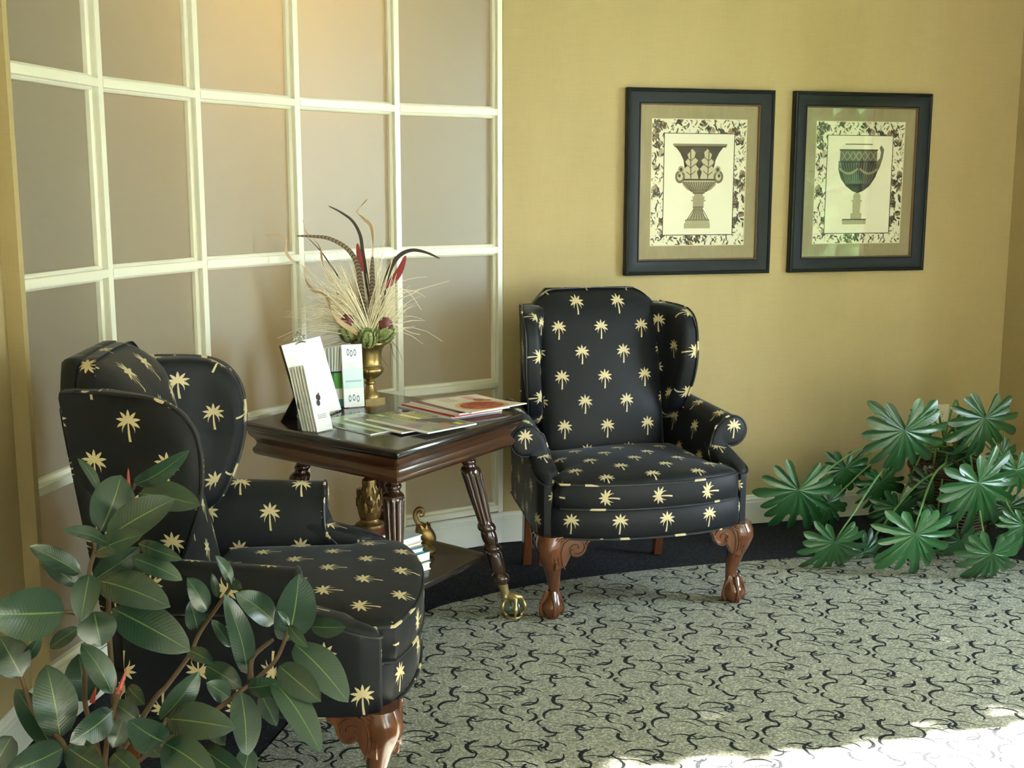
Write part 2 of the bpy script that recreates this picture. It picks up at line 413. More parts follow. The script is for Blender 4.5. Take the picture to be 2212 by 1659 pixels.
# floor: dark border carpet round the walls, scroll carpet inside it
fl = tag(empty('floor'), 'carpeted floor, dark plain border along the walls and scroll patterned field', kind='structure')
edge = [(-0.78,-3.0),(-0.76,1.5),(-0.71,2.6),(-0.645,2.97),(-0.53,3.47),(-0.315,3.945),(-0.128,4.114),(0.077,4.247),(0.309,4.348),(0.625,4.454),(0.99,4.545),(1.45,4.63),(1.85,4.64),(2.12,4.42),(2.35,3.6),(3.1,0.0),(3.85,-3.0)]
ep = [(p.x,p.y,0.0) for p in smoothpath([(x,y,0) for x,y in edge],6)]
MB().add(ep,[tuple(range(len(ep)-1,-1,-1))]).obj('patterned_carpet',M['carpet'],fl,smooth=0)
loft(MB(),[[(x,y,z) for x,y in [(-3.55,-3.1),tuple(on_window_wall(8.75,0.1)),tuple(on_window_wall(-0.2,0.1)),(2.4,7.1),(-3.55,7.1)]] for z in (-0.06,-0.004)]).obj('carpet_border',M['border'],fl,smooth=0)
# ceiling
cq=[(-3.55,-3.1),tuple(on_window_wall(8.75,0.16)),tuple(on_window_wall(-0.2,0.16)),(2.4,7.1),(-3.55,7.1)]
cm=MB(); loft(cm,[[(x,y,ZC) for x,y in cq],[(x,y,ZC+0.1) for x,y in cq]])
tag(cm.obj('ceiling',M['ceiling'],smooth=0),'plain off-white ceiling',kind='structure')

def slab(mb, A, B, thick, z0, z1, side=1):
    """wall slab from A to B in plan; thickness goes to the left of A->B when side = 1"""
    d=(B-A).normalized(); n=Vector((-d.y,d.x))*side*thick
    q=[A,B,B+n,A+n]
    if side<0: q=q[::-1]
    v=[(p.x,p.y,z0) for p in q]+[(p.x,p.y,z1) for p in q]
    mb.add(v,[(3,2,1,0),(4,5,6,7),(0,1,5,4),(1,2,6,5),(2,3,7,6),(3,0,4,7)])
wb = MB(); slab(wb, CO+WV*0.011, CR+WV*0.16, 0.12, 0, ZC)
tag(wb.obj('wall_back',M['wall'],smooth=0),'golden tan grasscloth wall behind the right armchair',kind='structure')
# window wall on the right
wr = MB(); T=[(-0.12,)]+WINS; 
cur=-0.12
for t0,t1,z0,z1 in WINS:
    slab(wr,on_window_wall(cur),on_window_wall(t0),0.16,0,ZC); 
    slab(wr,on_window_wall(t0),on_window_wall(t1),0.16,0,z0); slab(wr,on_window_wall(t0),on_window_wall(t1),0.16,z1,ZC); cur=t1
slab(wr,on_window_wall(cur),on_window_wall(8.7),0.16,0,ZC)
tag(wr.obj('wall_right',M['wall'],smooth=0),'tan window wall at the right edge, only its shaded end in view',kind='structure')
for i,(t0,t1,z0,z1) in enumerate(WINS):
    wroot=tag(empty('window_%d'%(i+2)),'tall white-framed window in the right wall',kind='structure')
    f=MB(); w=0.05
    def bar(a,b,za,zb,dep=0.06,inn=0.05):
        slab(f,on_window_wall(a,inn),on_window_wall(b,inn),dep,za,zb)
    bar(t0,t0+w,z0,z1); bar(t1-w,t1,z0,z1); bar(t0+w,t1-w,z0,z0+w); bar(t0+w,t1-w,z1-w,z1)
    # casing on the room side
    for a,b,za,zb in ((t0-0.045,t0,z0-0.045,z1+0.07),(t1,t1+0.045,z0-0.045,z1+0.07),(t0,t1,z1,z1+0.07),(t0,t1,z0-0.045,z0)):
        slab(f,on_window_wall(a,-0.018),on_window_wall(b,-0.018),0.018,za,zb)
    f.obj('window_frame',M['white'],wroot,smooth=0)
    g=MB(); slab(g,on_window_wall(t0+w,0.075),on_window_wall(t1-w,0.075),0.006,z0+w,z1-w); g.obj('pane',M['glass'],wroot,smooth=0)
# remaining shell, behind the glass partition and behind the camera
ws=MB(); slab(ws,Vector((-3.4,-3.0)),Vector((-3.4,7.0)),0.1,0,ZC)
tag(ws.obj('wall_outer',M['ceiling'],smooth=0),'plain wall of the room behind the frosted glass',kind='structure')
ws=MB(); slab(ws,Vector((-3.4,7.0)),Vector((3.0,7.0)),0.1,0,ZC)
tag(ws.obj('wall_rear',M['ceiling'],smooth=0),'plain end wall of the room behind the frosted glass',kind='structure')
ws=MB(); slab(ws,Vector((4.6,-2.95)),Vector((-3.5,-2.95)),0.1,0,ZC)
tag(ws.obj('wall_front',M['ceiling'],smooth=0),'plain wall behind the viewpoint',kind='structure')
Q=NODES[5]+Vector((-0.983,0.182))*0.047+Vector((-0.18,-0.98))*0.004
ws=MB(); slab(ws,Vector((-1.36,-2.95)),Q,0.10,0,ZC)
slab(ws,Q,NODES[5]+Vector((-0.18,-0.98))*0.004,0.02,0,ZC)
tag(ws.obj('wall_left',M['wall'],smooth=0),'tan wall strip at the far left edge beside the glass partition',kind='structure')

# ---- curved glazed partition: five facets of frosted panes in a cream-white grid
part = tag(empty('window_1'),'curved partition of frosted glass panes in a cream-white wooden grid',kind='structure')
# stepped section of a bar, (across, proud of the glass); the front face is at 0
SEC=[(-0.023,-0.031),(-0.0225,-0.024),(-0.0165,-0.0185),(-0.0125,-0.0185),(-0.0125,-0.003),(-0.0115,-0.003),(-0.0112,0.0),(0.0112,0.0),(0.0115,-0.003),(0.0125,-0.003),(0.0125,-0.0185),(0.0165,-0.0185),(0.0225,-0.024),(0.023,-0.031),(0.023,-0.042),(-0.023,-0.042)]
GL=-0.034
ROWS=[0.146,0.6715,1.2233,1.7665,2.31]       # bar centres, bottom rail to head
def bay_frame(i):
    A,B=NODES[i],NODES[i+1]; u=(A-B).normalized(); return A,B,u,Vector((u.y,-u.x))
def node_normal(i):
    ns=[bay_frame(k)[3] for k in (i-1,i) if 0<=k<5]; s=sum(ns,Vector((0,0))); return s.normalized()
for i,P in enumerate(NODES):
    n=node_normal(i); u=Vector((-n.y,n.x))
    mb=MB(); rings=[]
    sec = SEC if i<5 else [(-0.003,-0.042),(-0.003,0.0),(0.003,0.0),(0.003,-0.042)]   # the near end is only a thin edge strip
    for z in (0.13,2.37): rings.append([(P.x+u.x*a+n.x*d,P.y+u.y*a+n.y*d,z) for a,d in sec])
    loft(mb,rings); mb.obj('mullion',M['white'],part,smooth=0)
for i in range(5):
    A,B,u,n=bay_frame(i)
    for r,z in enumerate(ROWS):
        mb=MB(); rings=[]
        for e,P in ((0,A),(1,B)):
            s=0.0122 if e else -0.0122
            ring=[]
            for a,d in SEC:
                p=P+u*s+n*(d-0.0004); ring.append((p.x,p.y,z+a))
            rings.append(ring)
        loft(mb,rings); mb.obj('muntin',M['white'],part,smooth=0)
    for r in range(4):
        mb=MB(); a=B+u*(0.019 if i<4 else 0.002)+n*(GL-0.006); b=A-u*0.019+n*(GL-0.006)
        slab(mb,a,b,0.006,ROWS[r]+0.02,ROWS[r+1]-0.02,side=-1 if False else 1)
        mb.obj('pane',M['frost'],part,smooth=0)
hd=MB()
for i in range(5):
    A,B,u,n=bay_frame(i); slab(hd,B-u*0.0,A+u*0.0,0.10,2.33,ZC)
hd.obj('head_panel',M['wall'],part,smooth=0)

# ---- baseboards
BP=[(0.0,0.0),(0.014,0.0),(0.014,0.098),(0.0125,0.100),(0.0125,0.103),(0.012,0.112),(0.008,0.118),(0.0075,0.124),(0.004,0.129),(0.0,0.130)]
def sweep(path, name, label, back=-0.03):
    mb=MB(); rings=[]
    for i,p in enumerate(path):
        a=path[max(i-1,0)]; b=path[min(i+1,len(path)-1)]; d=(b-a).normalized(); n=Vector((d.y,-d.x))
        rings.append([(p.x+n.x*(q[0] if q[0]>0 else back),p.y+n.y*(q[0] if q[0]>0 else back),q[1]) for q in BP])
    loft(mb,rings); return tag(mb.obj(name,M['base'],smooth=30),label,kind='structure')
cp=[Vector((p.x,p.y)) for p in smoothpath([(p.x,p.y,0) for p in NODES[::-1]],8)]
sweep(cp,'baseboard_left','pale curved baseboard under the frosted glass partition')
sweep([CO+WV*0.002,CO+WV*1.2,CR],'baseboard_back','pale baseboard along the golden tan wall',back=-0.004)
sweep([CR,on_window_wall(1.25)],'baseboard_right','pale baseboard on the shaded right wall',back=-0.004)
sweep([Vector((-1.36,-2.9)),Q],'baseboard_front','pale baseboard on the wall strip at far left',back=-0.004)
# ---------------------------------------------------------------- wing armchair
def sm(a,b,x):
    t=min(1,max(0,(x-a)/(b-a))); return t*t*(3-2*t)
def rail_front(x): return -0.100+0.085*(abs(x)/0.36)**2.4
def make_chair(label):
    root=tag(empty('wing_armchair'),label,'armchair',None)
    # seat rail (upholstered, bowed front)
    out=[]
    for k in range(25):
        x=-0.335+0.67*k/24; out.append((x,rail_front(x)))
    out+=[(0.372,0.03),(0.375,0.10),(0.335,0.60),(0.0,0.61),(-0.335,0.60),(-0.375,0.10),(-0.372,0.03)]
    mb=MB()
    pillow(mb,out,[(0.10,0.292),(0.015,0.293),(0.0,0.302),(-0.006,0.345),(0.0,0.384),(0.02,0.396),(0.3,0.396)],lambda a,b,h:(a,b,h),n=96,cen=(0,0.28),sidef=lambda u,h:(u+0.03,h-0.0695+0.046))
    rail=mb.obj('seat_rail',M['palm'],root,smooth=50)
    w=MB(); O,_=resample([(p[0],p[1],0) for p in out],120)
    tube(w,[(p.x*1.006,p.y*1.004-0.001,0.294) for p in O],0.0045,6,True); w.obj('piping',M['welt'],rail)
    # seat cushion
    out=[]
    for k in range(21):
        x=-0.325+0.65*k/20; out.append((x,rail_front(x)-0.008))
    out+=[(0.334,0.015),(0.326,0.045),(0.288,0.075),(0.262,0.42),(0.0,0.44),(-0.262,0.42),(-0.288,0.075),(-0.326,0.045),(-0.334,0.015)]
    mb=MB()
    def crown(a,b,h):
        c=max(0,1-(a/0.36)**2)*max(0,1-((b-0.18)/0.34)**2)
        return (a,b,h+(0.022*c if h>0.45 else 0)+0.004*math.sin(9*a+3)*math.sin(11*b) if h>0.45 else h)
    pillow(mb,out,[(0.20,0.392),(0.02,0.393),(0.0,0.402),(-0.010,0.440),(0.0,0.476),(0.018,0.487),(0.08,0.493),(0.2,0.497),(0.4,0.499),(0.6,0.5),(0.8,0.5),(0.93,0.5)],crown,n=96,cen=(0,0.18),uvoff=(0.0,0.02),sidef=lambda u,h:(h-0.084+0.083,0.03-u))
    cush=mb.obj('seat_cushion',M['palm'],root,smooth=55)
    O,_=resample([(p[0],p[1],0) for p in out],140)
    for zz,kk in ((0.483,1.0),(0.399,1.0)):
        w=MB(); tube(w,[((p.x)*kk,0.18+(p.y-0.18)*kk,zz) for p in O],0.0042,6,True); w.obj('piping',M['welt'],cush)
    # backrest
    out=[(-0.245,0.40),(0.245,0.40),(0.250,0.70),(0.252,1.0),(0.245,1.030),(0.222,1.052),(0.185,1.078),(0.165,1.084),(0.0,1.088),(-0.165,1.084),(-0.185,1.078),(-0.222,1.052),(-0.245,1.030),(-0.252,1.0),(-0.250,0.70)]
    mb=MB()
    def lean(z): return 0.42+(z-0.42)*0.23
    def bm(a,b,h):
        f=max(0,1-(a/0.26)**2)
        return (a, lean(b)+h-(0.030*f*max(0.0,1-((b-0.70)/0.40)**2) if h<0.05 else 0)+0.035*sm(1.0,1.09,b)*(h<0.05), b)
    pillow(mb,out,[(0.96,0.0),(0.8,0.0),(0.6,0.0),(0.4,0.001),(0.25,0.003),(0.12,0.008),(0.05,0.018),(0.01,0.035),(0.0,0.055),(0.0,0.085),(0.03,0.10)],bm,n=96,cen=(0,0.74),uvoff=(0.083,0.03))
    bk=mb.obj('backrest',M['palm'],root,smooth=60)
    # outside back panel
    out=[(-0.315,0.30),(0.315,0.30),(0.280,0.90),(0.270,0.985),(0.24,1.02),(0.18,1.085),(-0.18,1.085),(-0.24,1.02),(-0.270,0.985),(-0.280,0.90)]
    mb=MB(); pillow(mb,out,[(0.03,0.058),(0.0,0.066),(0.0,0.090),(0.02,0.100)],lambda a,b,h:(a,0.50+(b-0.42)*0.16+h,b),n=80,cen=(0,0.7))
    mb.obj('back_panel',M['palm'],root,smooth=50)
    for s in (-1,1):
        # wing: padded inside, flat outside
        out=[(0.385,0.625),(0.350,0.68),(0.318,0.75),(0.300,0.82),(0.298,0.88),(0.310,0.94),(0.345,0.985),(0.40,1.012),(0.47,1.022),(0.56,1.026),(0.64,1.028),(0.688,1.026),(0.675,0.95),(0.64,0.75),(0.61,0.60),(0.47,0.58)]
        out=[(0.69-(0.69-a)*0.81,b) for a,b in out]
        def wm(a,b,h):
            xo=0.334-0.050*sm(0.40,0.66,a)-0.022*sm(0.82,0.62,b)
            fat=0.045*sm(0.48,0.62,a)
            x=xo-(0.060+fat)*(1-h)
            return (s*x,a,b)
        lay=[(0.9,0.0),(0.6,0.0),(0.35,0.0),(0.16,0.015),(0.07,0.07),(0.02,0.22),(0.0,0.45),(0.0,0.8),(0.004,0.95),(0.02,1.0),(0.3,1.0),(0.6,1.0),(0.9,1.0)]
        mb=MB(); pillow(mb,out,lay if s>0 else lay[::-1],wm,n=80,cen=(0.53,0.83),uvoff=(0.05,0.012),hs=0.06)
        wg=mb.obj('wing',M['palm'],root,smooth=55)
        edge=[wm(a,b,1.0) for a,b in out[:11]]
        w=MB(); tube(w,smoothpath([(p[0]+s*0.002,p[1],p[2]) for p in edge],6),0.0042,6); w.obj('piping',M['welt'],wg)
        # rolled arm: section in (x, z), swept to the rear
        cx,cz,R=0.390,0.592,0.056
        sec=[(0.300,0.30),(0.295,0.40),(0.292,0.46),(0.300,0.52),(0.313,0.57),(0.328,0.612)]
        for a in range(150,-121,-18):
            sec.append((cx+R*math.cos(math.radians(a)),cz+R*math.sin(math.radians(a))))
        sec+=[(0.378,0.525),(0.376,0.42),(0.374,0.30)]
        L=[0]
        for p,q in zip(sec,sec[1:]): L.append(L[-1]+math.hypot(q[0]-p[0],q[1]-p[1]))
        ys=[0.168,0.172,0.20,0.25,0.30,0.38,0.46,0.56]
        def armpt(p,y):
            t=(y-0.17)/0.39; return (s*(p[0]-0.030*t-(0.01*t if p[0]>0.4 else 0)), y, p[1]+(0.028*t*sm(0.5,0.6,p[1])))
        mb=MB(); rings=[[armpt(p,y) for p in sec] for y in ys]
        if s<0: rings=[r[::-1] for r in rings]
        n=len(sec)
        def uvf(i,j):
            jj=(n-1-j) if s<0 else j
            return (ys[min(i,len(ys)-1)]+0.02, L[max(0,min(jj,n-1))]-0.13)
        loft(mb,rings,uvf=uvf)
        arm=mb.obj('arm',M['palm'],root,smooth=45)
        # scrolled front panel of the arm, slightly domed
        fs=[p for p in sec if p[1]>0.47]+[(0.377,0.495),(0.300,0.495)]
        fs=[(0.296,0.47)]+[p for p in sec if p[1]>0.47]+[(0.377,0.47)]
        lay=[(0.0,0.0),(0.02,-0.007),(0.10,-0.011),(0.4,-0.013)]
        mb=MB(); pillow(mb,fs,lay[::-1],lambda a,b,h:(s*a,0.170+h-0.9*max(0,0.53-b),b),n=56,cen=(0.365,0.575),uvoff=(-0.395+0.083,-0.60+0.046))
        if s<0: mb.f=[f[::-1] for f in mb.f]; mb.uv=[u[::-1] if u else u for u in mb.uv]
        pn=mb.obj('arm_front',M['palm'],arm,smooth=50)
        w=MB(); O=[(s*p[0],0.166-0.9*max(0,0.53-p[1]),p[1]) for p in fs]; tube(w,smoothpath(O,3),0.0042,6); w.obj('piping',M['welt'],arm)
        # pier under the scroll, a rounded bolster running down to the rail
        po=[(0.296,0.15),(0.300,0.06),(0.335,0.03),(0.338,0.0),(0.350,-0.014),(0.372,-0.008),(0.388,0.03),(0.386,0.12),(0.377,0.22),(0.30,0.22)]
        mb=MB(); pillow(mb,po,[(0.05,0.296),(0.0,0.300),(0.0,0.40),(0.0,0.47),(0.03,0.492),(0.12,0.502),(0.4,0.507)],lambda a,b,h:(s*a,b,h+(0.30*(b-0.04) if h>0.485 else (0.15*(b-0.04) if h>0.46 else 0))),n=48)
        if s<0: mb.f=[f[::-1] for f in mb.f]; mb.uv=[u[::-1] if u else u for u in mb.uv]
        pier=mb.obj('arm_pier',M['palm'],arm,smooth=50)
        w=MB(); q=[(s*x*1.0,y,0.490+0.30*(y-0.04)) for x,y in po[1:8]]; tube(w,smoothpath(q,4),0.0040,6); w.obj('piping',M['welt'],arm)
        # front cabriole leg, carved knee with volutes, ball and claw foot
        lx,ly=s*0.335,0.005
        dx,dy=s*0.7071,-0.7071
        spec=[(0.300,0.012,0.046),(0.275,0.022,0.048),(0.250,0.026,0.046),(0.220,0.020,0.040),(0.185,0.010,0.032),(0.150,0.001,0.0255),(0.120,-0.005,0.0205),(0.098,-0.007,0.0185),(0.082,-0.004,0.021),(0.066,0.002,0.030),(0.050,0.006,0.036),(0.030,0.007,0.036),(0.012,0.007,0.028),(0.0,0.007,0.020)]
        rings=[]; nn=28
        for z,o,r in spec:
            ring=[]
            for j in range(nn):
                a=2*PI*j/nn
                rel=math.cos(4*(a-math.atan2(dy,dx)))
                k=1+0.04*rel*(z<0.2)
                if z<0.09: k=1+0.10*math.cos(8*(a-math.atan2(dy,dx)))*sm(0.09,0.05,z) if False else 1+0.0*rel
                if z>0.17: k=1+0.035*math.cos(10*(a-math.atan2(dy,dx)))*sm(0.17,0.22,z)
                ring.append((lx+dx*o+r*k*math.cos(a),ly+dy*o+r*k*math.sin(a),z))
            rings.append(ring)
        mb=MB(); loft(mb,rings[::-1])
        lg=mb.obj('front_leg',M['mahog'],root,smooth=60)
        # claws over the ball
        mb=MB()
        for k in range(4):
            a=math.atan2(dy,dx)+k*PI/2+PI/4
            c=(lx+dx*0.007,ly+dy*0.007)
            pts=[(c[0]+q*math.cos(a),c[1]+q*math.sin(a),z) for q,z in ((0.017,0.098),(0.023,0.080),(0.034,0.062),(0.040,0.044),(0.039,0.026),(0.032,0.008))]
            tube(mb,smoothpath(pts,4),lambda t:0.0085-0.003*t+0.0022*math.sin(t*9),8)
        mb.obj('claw',M['mahog'],lg)
        # knee brackets: flat ears with a raised spiral, one along the front rail and one along the side
        for along in (0,1):
            mb=MB()
            ear=[(0.0,0.0),(0.118,0.0),(0.108,-0.014),(0.098,-0.020),(0.090,-0.034),(0.084,-0.052),(0.072,-0.066),(0.056,-0.068),(0.046,-0.060),(0.040,-0.075),(0.030,-0.10),(0.0,-0.11)]
            def em(p,q,h,along=along):
                if along==0: return (lx-s*(p*1.22-0.010), ly-0.052+h+0.05*max(0,0.07-p), 0.297+q*1.05)
                return (lx+s*(0.046-h), ly-0.006+p, 0.297+q)
            O,_=resample([(a,b,0) for a,b in ear],60)
            f0=[em(p.x,p.y,0.0) for p in O]; f1=[em(p.x,p.y,0.026) for p in O]; fa=[em(0.05+(p.x-0.05)*0.93,-0.045+(p.y+0.045)*0.93,-0.005) for p in O]
            loft(mb,[f1,f0,fa])
            # spiral relief
            sp=[]
            for k in range(40):
                t=k/39; a=PI*0.55-t*2.6*PI; r=0.030*(1-0.78*t)
                sp.append(em(0.062+r*math.cos(a),-0.036+r*math.sin(a),-0.006))
            tube(mb,sp,lambda t:0.0040-0.0012*t,6)
            sp2=[em(p,q,-0.006) for p,q in ((0.112,-0.004),(0.098,-0.012),(0.091,-0.026),(0.086,-0.044),(0.076,-0.058),(0.062,-0.062),(0.05,-0.056),(0.048,-0.046),(0.054,-0.041))]
            tube(mb,smoothpath(sp2,6),lambda t:0.0042,6)
            for k in range(4):
                q=0.010*k
                sp3=[em(p-0.004*k,z,-0.006+0.0*k) for p,z in ((0.052-q,-0.002),(0.030-q*0.8,-0.016),(0.020-q*0.6,-0.045),(0.022-q*0.5,-0.080),(0.030-q*0.5,-0.105+0.01*k))]
                tube(mb,smoothpath(sp3,5),lambda t:0.0036-0.001*t,6)
            mb.obj('carved_bracket',M['mahog'],lg,smooth=40)
        # raked square rear leg
        mb=MB(); rings=[]
        for z,yy,hw in ((0.0,0.60,0.017),(0.10,0.580,0.018),(0.20,0.565,0.020),(0.30,0.555,0.022)):
            x=s*0.275; b=0.003
            rings.append([(x-hw+b,yy-hw,z),(x+hw-b,yy-hw,z),(x+hw,yy-hw+b,z),(x+hw,yy+hw-b,z),(x+hw-b,yy+hw,z),(x-hw+b,yy+hw,z),(x-hw,yy+hw-b,z),(x-hw,yy-hw+b,z)])
        loft(mb,rings); mb.obj('rear_leg',M['mahog'],root,smooth=30)
    return root
ch=make_chair('black palm-patterned wing armchair by the tan wall under the framed prints')
ch.location=(0.468,3.99,0.0); ch.rotation_euler=(0,0,math.radians(14.0)); ch['group']='matching wing armchairs'
c2=copy_tree(ch); c2.location=(-0.335,2.885,0.0); c2.rotation_euler=(0,0,math.radians(94.5))
c2['label']='black palm-patterned wing armchair turned sideways behind the rubber plant'
# ---------------------------------------------------------------- flat print drawn in arrays
def canvas(w,h,col): return np.ones((h,w,3),np.float32)*np.array(col,np.float32)
def poly(im,pts,col,alpha=1.0):
    """fill a polygon; pts in 0..1 with the origin bottom left"""
    h,w,_=im.shape; P=np.array([(x*w,(1-y)*h) for x,y in pts])
    x0,x1=int(max(0,P[:,0].min()-1)),int(min(w,P[:,0].max()+2)); y0,y1=int(max(0,P[:,1].min()-1)),int(min(h,P[:,1].max()+2))
    if x1<=x0 or y1<=y0: return
    acc=np.zeros((y1-y0,x1-x0),np.float32)
    for oy in (0.25,0.75):
        for ox in (0.25,0.75):
            X,Y=np.meshgrid(np.arange(x0,x1)+ox,np.arange(y0,y1)+oy); ins=np.zeros(X.shape,bool)
            for (ax,ay),(bx,by) in zip(P,np.roll(P,-1,0)):
                if ay==by: continue
                c=((ay>Y)!=(by>Y))&(X<(bx-ax)*(Y-ay)/(by-ay)+ax); ins^=c
            acc+=ins*0.25
    a=(acc*alpha)[...,None]; im[y0:y1,x0:x1]=im[y0:y1,x0:x1]*(1-a)+np.array(col,np.float32)*a
def ell(im,cx,cy,rx,ry,col,alpha=1.0,rot=0.0,n=22):
    c,s=math.cos(rot),math.sin(rot)
    poly(im,[(cx+rx*math.cos(t)*c-ry*math.sin(t)*s,cy+rx*math.cos(t)*s+ry*math.sin(t)*c) for t in [2*PI*k/n for k in range(n)]],col,alpha)
def rect(im,x0,y0,x1,y1,col,alpha=1.0): poly(im,[(x0,y0),(x1,y0),(x1,y1),(x0,y1)],col,alpha)
def stroke(im,pts,wd,col,alpha=1.0,asp=1.0):
    for (ax,ay),(bx,by) in zip(pts,pts[1:]):
        dx,dy=bx-ax,by-ay; L=math.hypot(dx,dy*asp) or 1; nx,ny=-dy*asp/L*wd,dx/L*wd/asp
        poly(im,[(ax+nx,ay+ny),(bx+nx,by+ny),(bx-nx,by-ny),(ax-nx,ay-ny)],col,alpha)

# ---------------------------------------------------------------- parlour table
TC=Vector((-0.42,3.842)); TD=[(math.radians(-80),0.522),(math.radians(8.8),0.468),(math.radians(100),0.522),(math.radians(188.8),0.468)]
tb=tag(empty('parlor_table',(TC.x,TC.y,0)),'dark square wooden table with splayed fluted legs and brass claw feet','table')
def square(d,z,cut=0.012):
    """table outline inset by d, corners clipped a little"""
    k=1-d/0.35; P=[Vector((r*k*math.cos(a),r*k*math.sin(a))) for a,r in TD]; out=[]
    for i,p in enumerate(P):
        a=P[i-1]; b=P[(i+1)%4]
        for q in (p+(a-p).normalized()*cut, p+((a-p).normalized()+(b-p).normalized())*cut*0.35, p+(b-p).normalized()*cut): out.append((q.x,q.y,z))
    return out
mb=MB(); loft(mb,[square(0.02,0.690),square(0.004,0.692),square(0.0,0.697),square(-0.001,0.706),square(0.0,0.714),square(0.004,0.719),square(0.012,0.7205)],cap0=True)
mb.obj('tabletop',M['tabletop'],tb,smooth=40)
mb=MB(); loft(mb,[square(0.05,0.612),square(0.028,0.612),square(0.024,0.616),square(0.021,0.624),square(0.022,0.632),square(0.029,0.640),square(0.032,0.650),square(0.027,0.662),square(0.017,0.672),square(0.012,0.680),square(0.010,0.692)],cap0=True)
mb.obj('apron',M['apron'],tb,smooth=30)
# turned legs, slightly splayed, fluted in the middle
LEGP=[(0.010,0.612),(0.026,0.612),(0.026,0.606),(0.0255,0.602),(0.030,0.597),(0.032,0.590),(0.029,0.583),(0.0235,0.579),(0.0225,0.572),(0.026,0.567),(0.0275,0.562),(0.025,0.556),(0.022,0.552),(0.023,0.545),(0.030,0.540),(0.034,0.533),
      (0.0345,0.520),(0.0335,0.50),(0.0315,0.46),(0.029,0.42),(0.0265,0.385),(0.0245,0.355),(0.0235,0.345),
      (0.027,0.341),(0.031,0.334),(0.032,0.327),(0.030,0.320),(0.0245,0.316),(0.0265,0.308),(0.0275,0.296),(0.0255,0.280),(0.022,0.270),(0.0245,0.266),(0.030,0.262),(0.032,0.256),(0.030,0.250),(0.023,0.247),(0.022,0.242),(0.026,0.236),(0.0265,0.226),(0.0265,0.19),(0.0245,0.172),(0.0205,0.164),(0.023,0.160),(0.029,0.154),(0.0305,0.146),(0.028,0.138),(0.020,0.134),(0.020,0.126)]
for a,r in TD:
    k=r/0.468
    top=Vector((0.262*k*math.cos(a),0.262*k*math.sin(a))); foot=Vector((0.425*math.cos(a),0.425*math.sin(a)))
    ax=lambda z: tuple(foot+(top-foot)*(z/0.612))
    fl_=lambda t,z: 1-0.11*abs(math.cos(7*t))**0.7 if 0.349<z<0.531 else 1.0
    # densify the fluted stretch
    prof=[]
    for (r0,z0),(r1,z1) in zip(LEGP,LEGP[1:]):
        prof.append((r0,z0))
        if z0-z1>0.02: prof+= [(r0+(r1-r0)*t,z0+(z1-z0)*t) for t in (0.33,0.67)]
    prof.append(LEGP[-1])
    mb=MB(); lathe(mb,prof[::-1],56,ax,fl_); lg=mb.obj('leg',M['darkwood'],tb,smooth=40)
    bc=Vector((*ax(0.036),0.036)); out=Vector((math.cos(a),math.sin(a),0)); side=Vector((-out.y,out.x,0))
    bc=bc+out*0.016
    mb=MB(); st=[(0.019,0.130),(0.0175,0.115),(0.0145,0.092),(0.013,0.084),(0.016,0.078),(0.010,0.070)]
    lathe(mb,st[::-1],20,lambda z: ax(z))
    for phi in (0.0,PI/2,PI,3*PI/2):
        dv=out*math.cos(phi)+side*math.sin(phi)
        P0=Vector((*ax(0.082),0.082))
        pts=[P0,bc+dv*0.020+Vector((0,0,0.037)),bc+dv*0.034+Vector((0,0,0.022)),bc+dv*0.040+Vector((0,0,0.004)),bc+dv*0.035+Vector((0,0,-0.014)),bc+dv*0.026+Vector((0,0,-0.026))]
        tube(mb,smoothpath(pts,5),lambda t:0.0105-0.0055*t+0.0022*math.sin(t*13),8)
    ring=[bc+out*(0.026*math.cos(t))+side*(0.026*math.sin(t))+Vector((0,0,-0.030)) for t in [2*PI*q/20 for q in range(20)]]
    tube(mb,ring,0.005,6,True)
    mb.obj('claw_foot',M['brass'],lg,smooth=60)['label']='aged brass claw foot'
    mb=MB(); lathe(mb,[(0.0325*math.sin(t),bc.z-0.0325*math.cos(t)) for t in [0.02+3.10*q/12 for q in range(13)]],20,lambda z:(bc.x,bc.y))
    mb.obj('glass_ball',M['ballglass'] if 'ballglass' in M else M['glass'],lg,smooth=80)
mb=MB(); loft(mb,[square(0.098,0.213,0.03),square(0.092,0.215,0.03),square(0.090,0.224,0.03),square(0.092,0.233,0.03),square(0.098,0.235,0.03)])
mb.obj('lower_shelf',M['tabletop'],tb,smooth=30)

# ---------------------------------------------------------------- things on the lower shelf
def book(name,c,size,rz,cover,label,thick=None,loc_z=0):
    w,d,h=size; o=tag(empty(name,(c[0],c[1],loc_z),rz),label,'book','stacked books on the lower shelf')
    mb=MB(); mb.box((0,0,0.0015),(w,d,0.003)); mb.box((0,0,h-0.0015),(w,d,0.003)); mb.box((0,-d/2+0.002,h/2),(w,0.004,h-0.006))
    mb.obj('cover',cover,o,smooth=0)
    mb=MB(); mb.box((0,0.002,h/2),(w-0.008,d-0.008,h-0.0062)); mb.obj('page_block',M['paper'],o,smooth=0)
    return o
M['paper']=simple('book_paper',(0.80,0.78,0.70),0.8,vary=0.06,scale=200)
cols=dict(white=(0.80,0.80,0.76),green=(0.045,0.12,0.075),blue=(0.10,0.30,0.45),tan=(0.42,0.30,0.16),pale=(0.55,0.65,0.64),red=(0.20,0.045,0.03))
z=0.2355
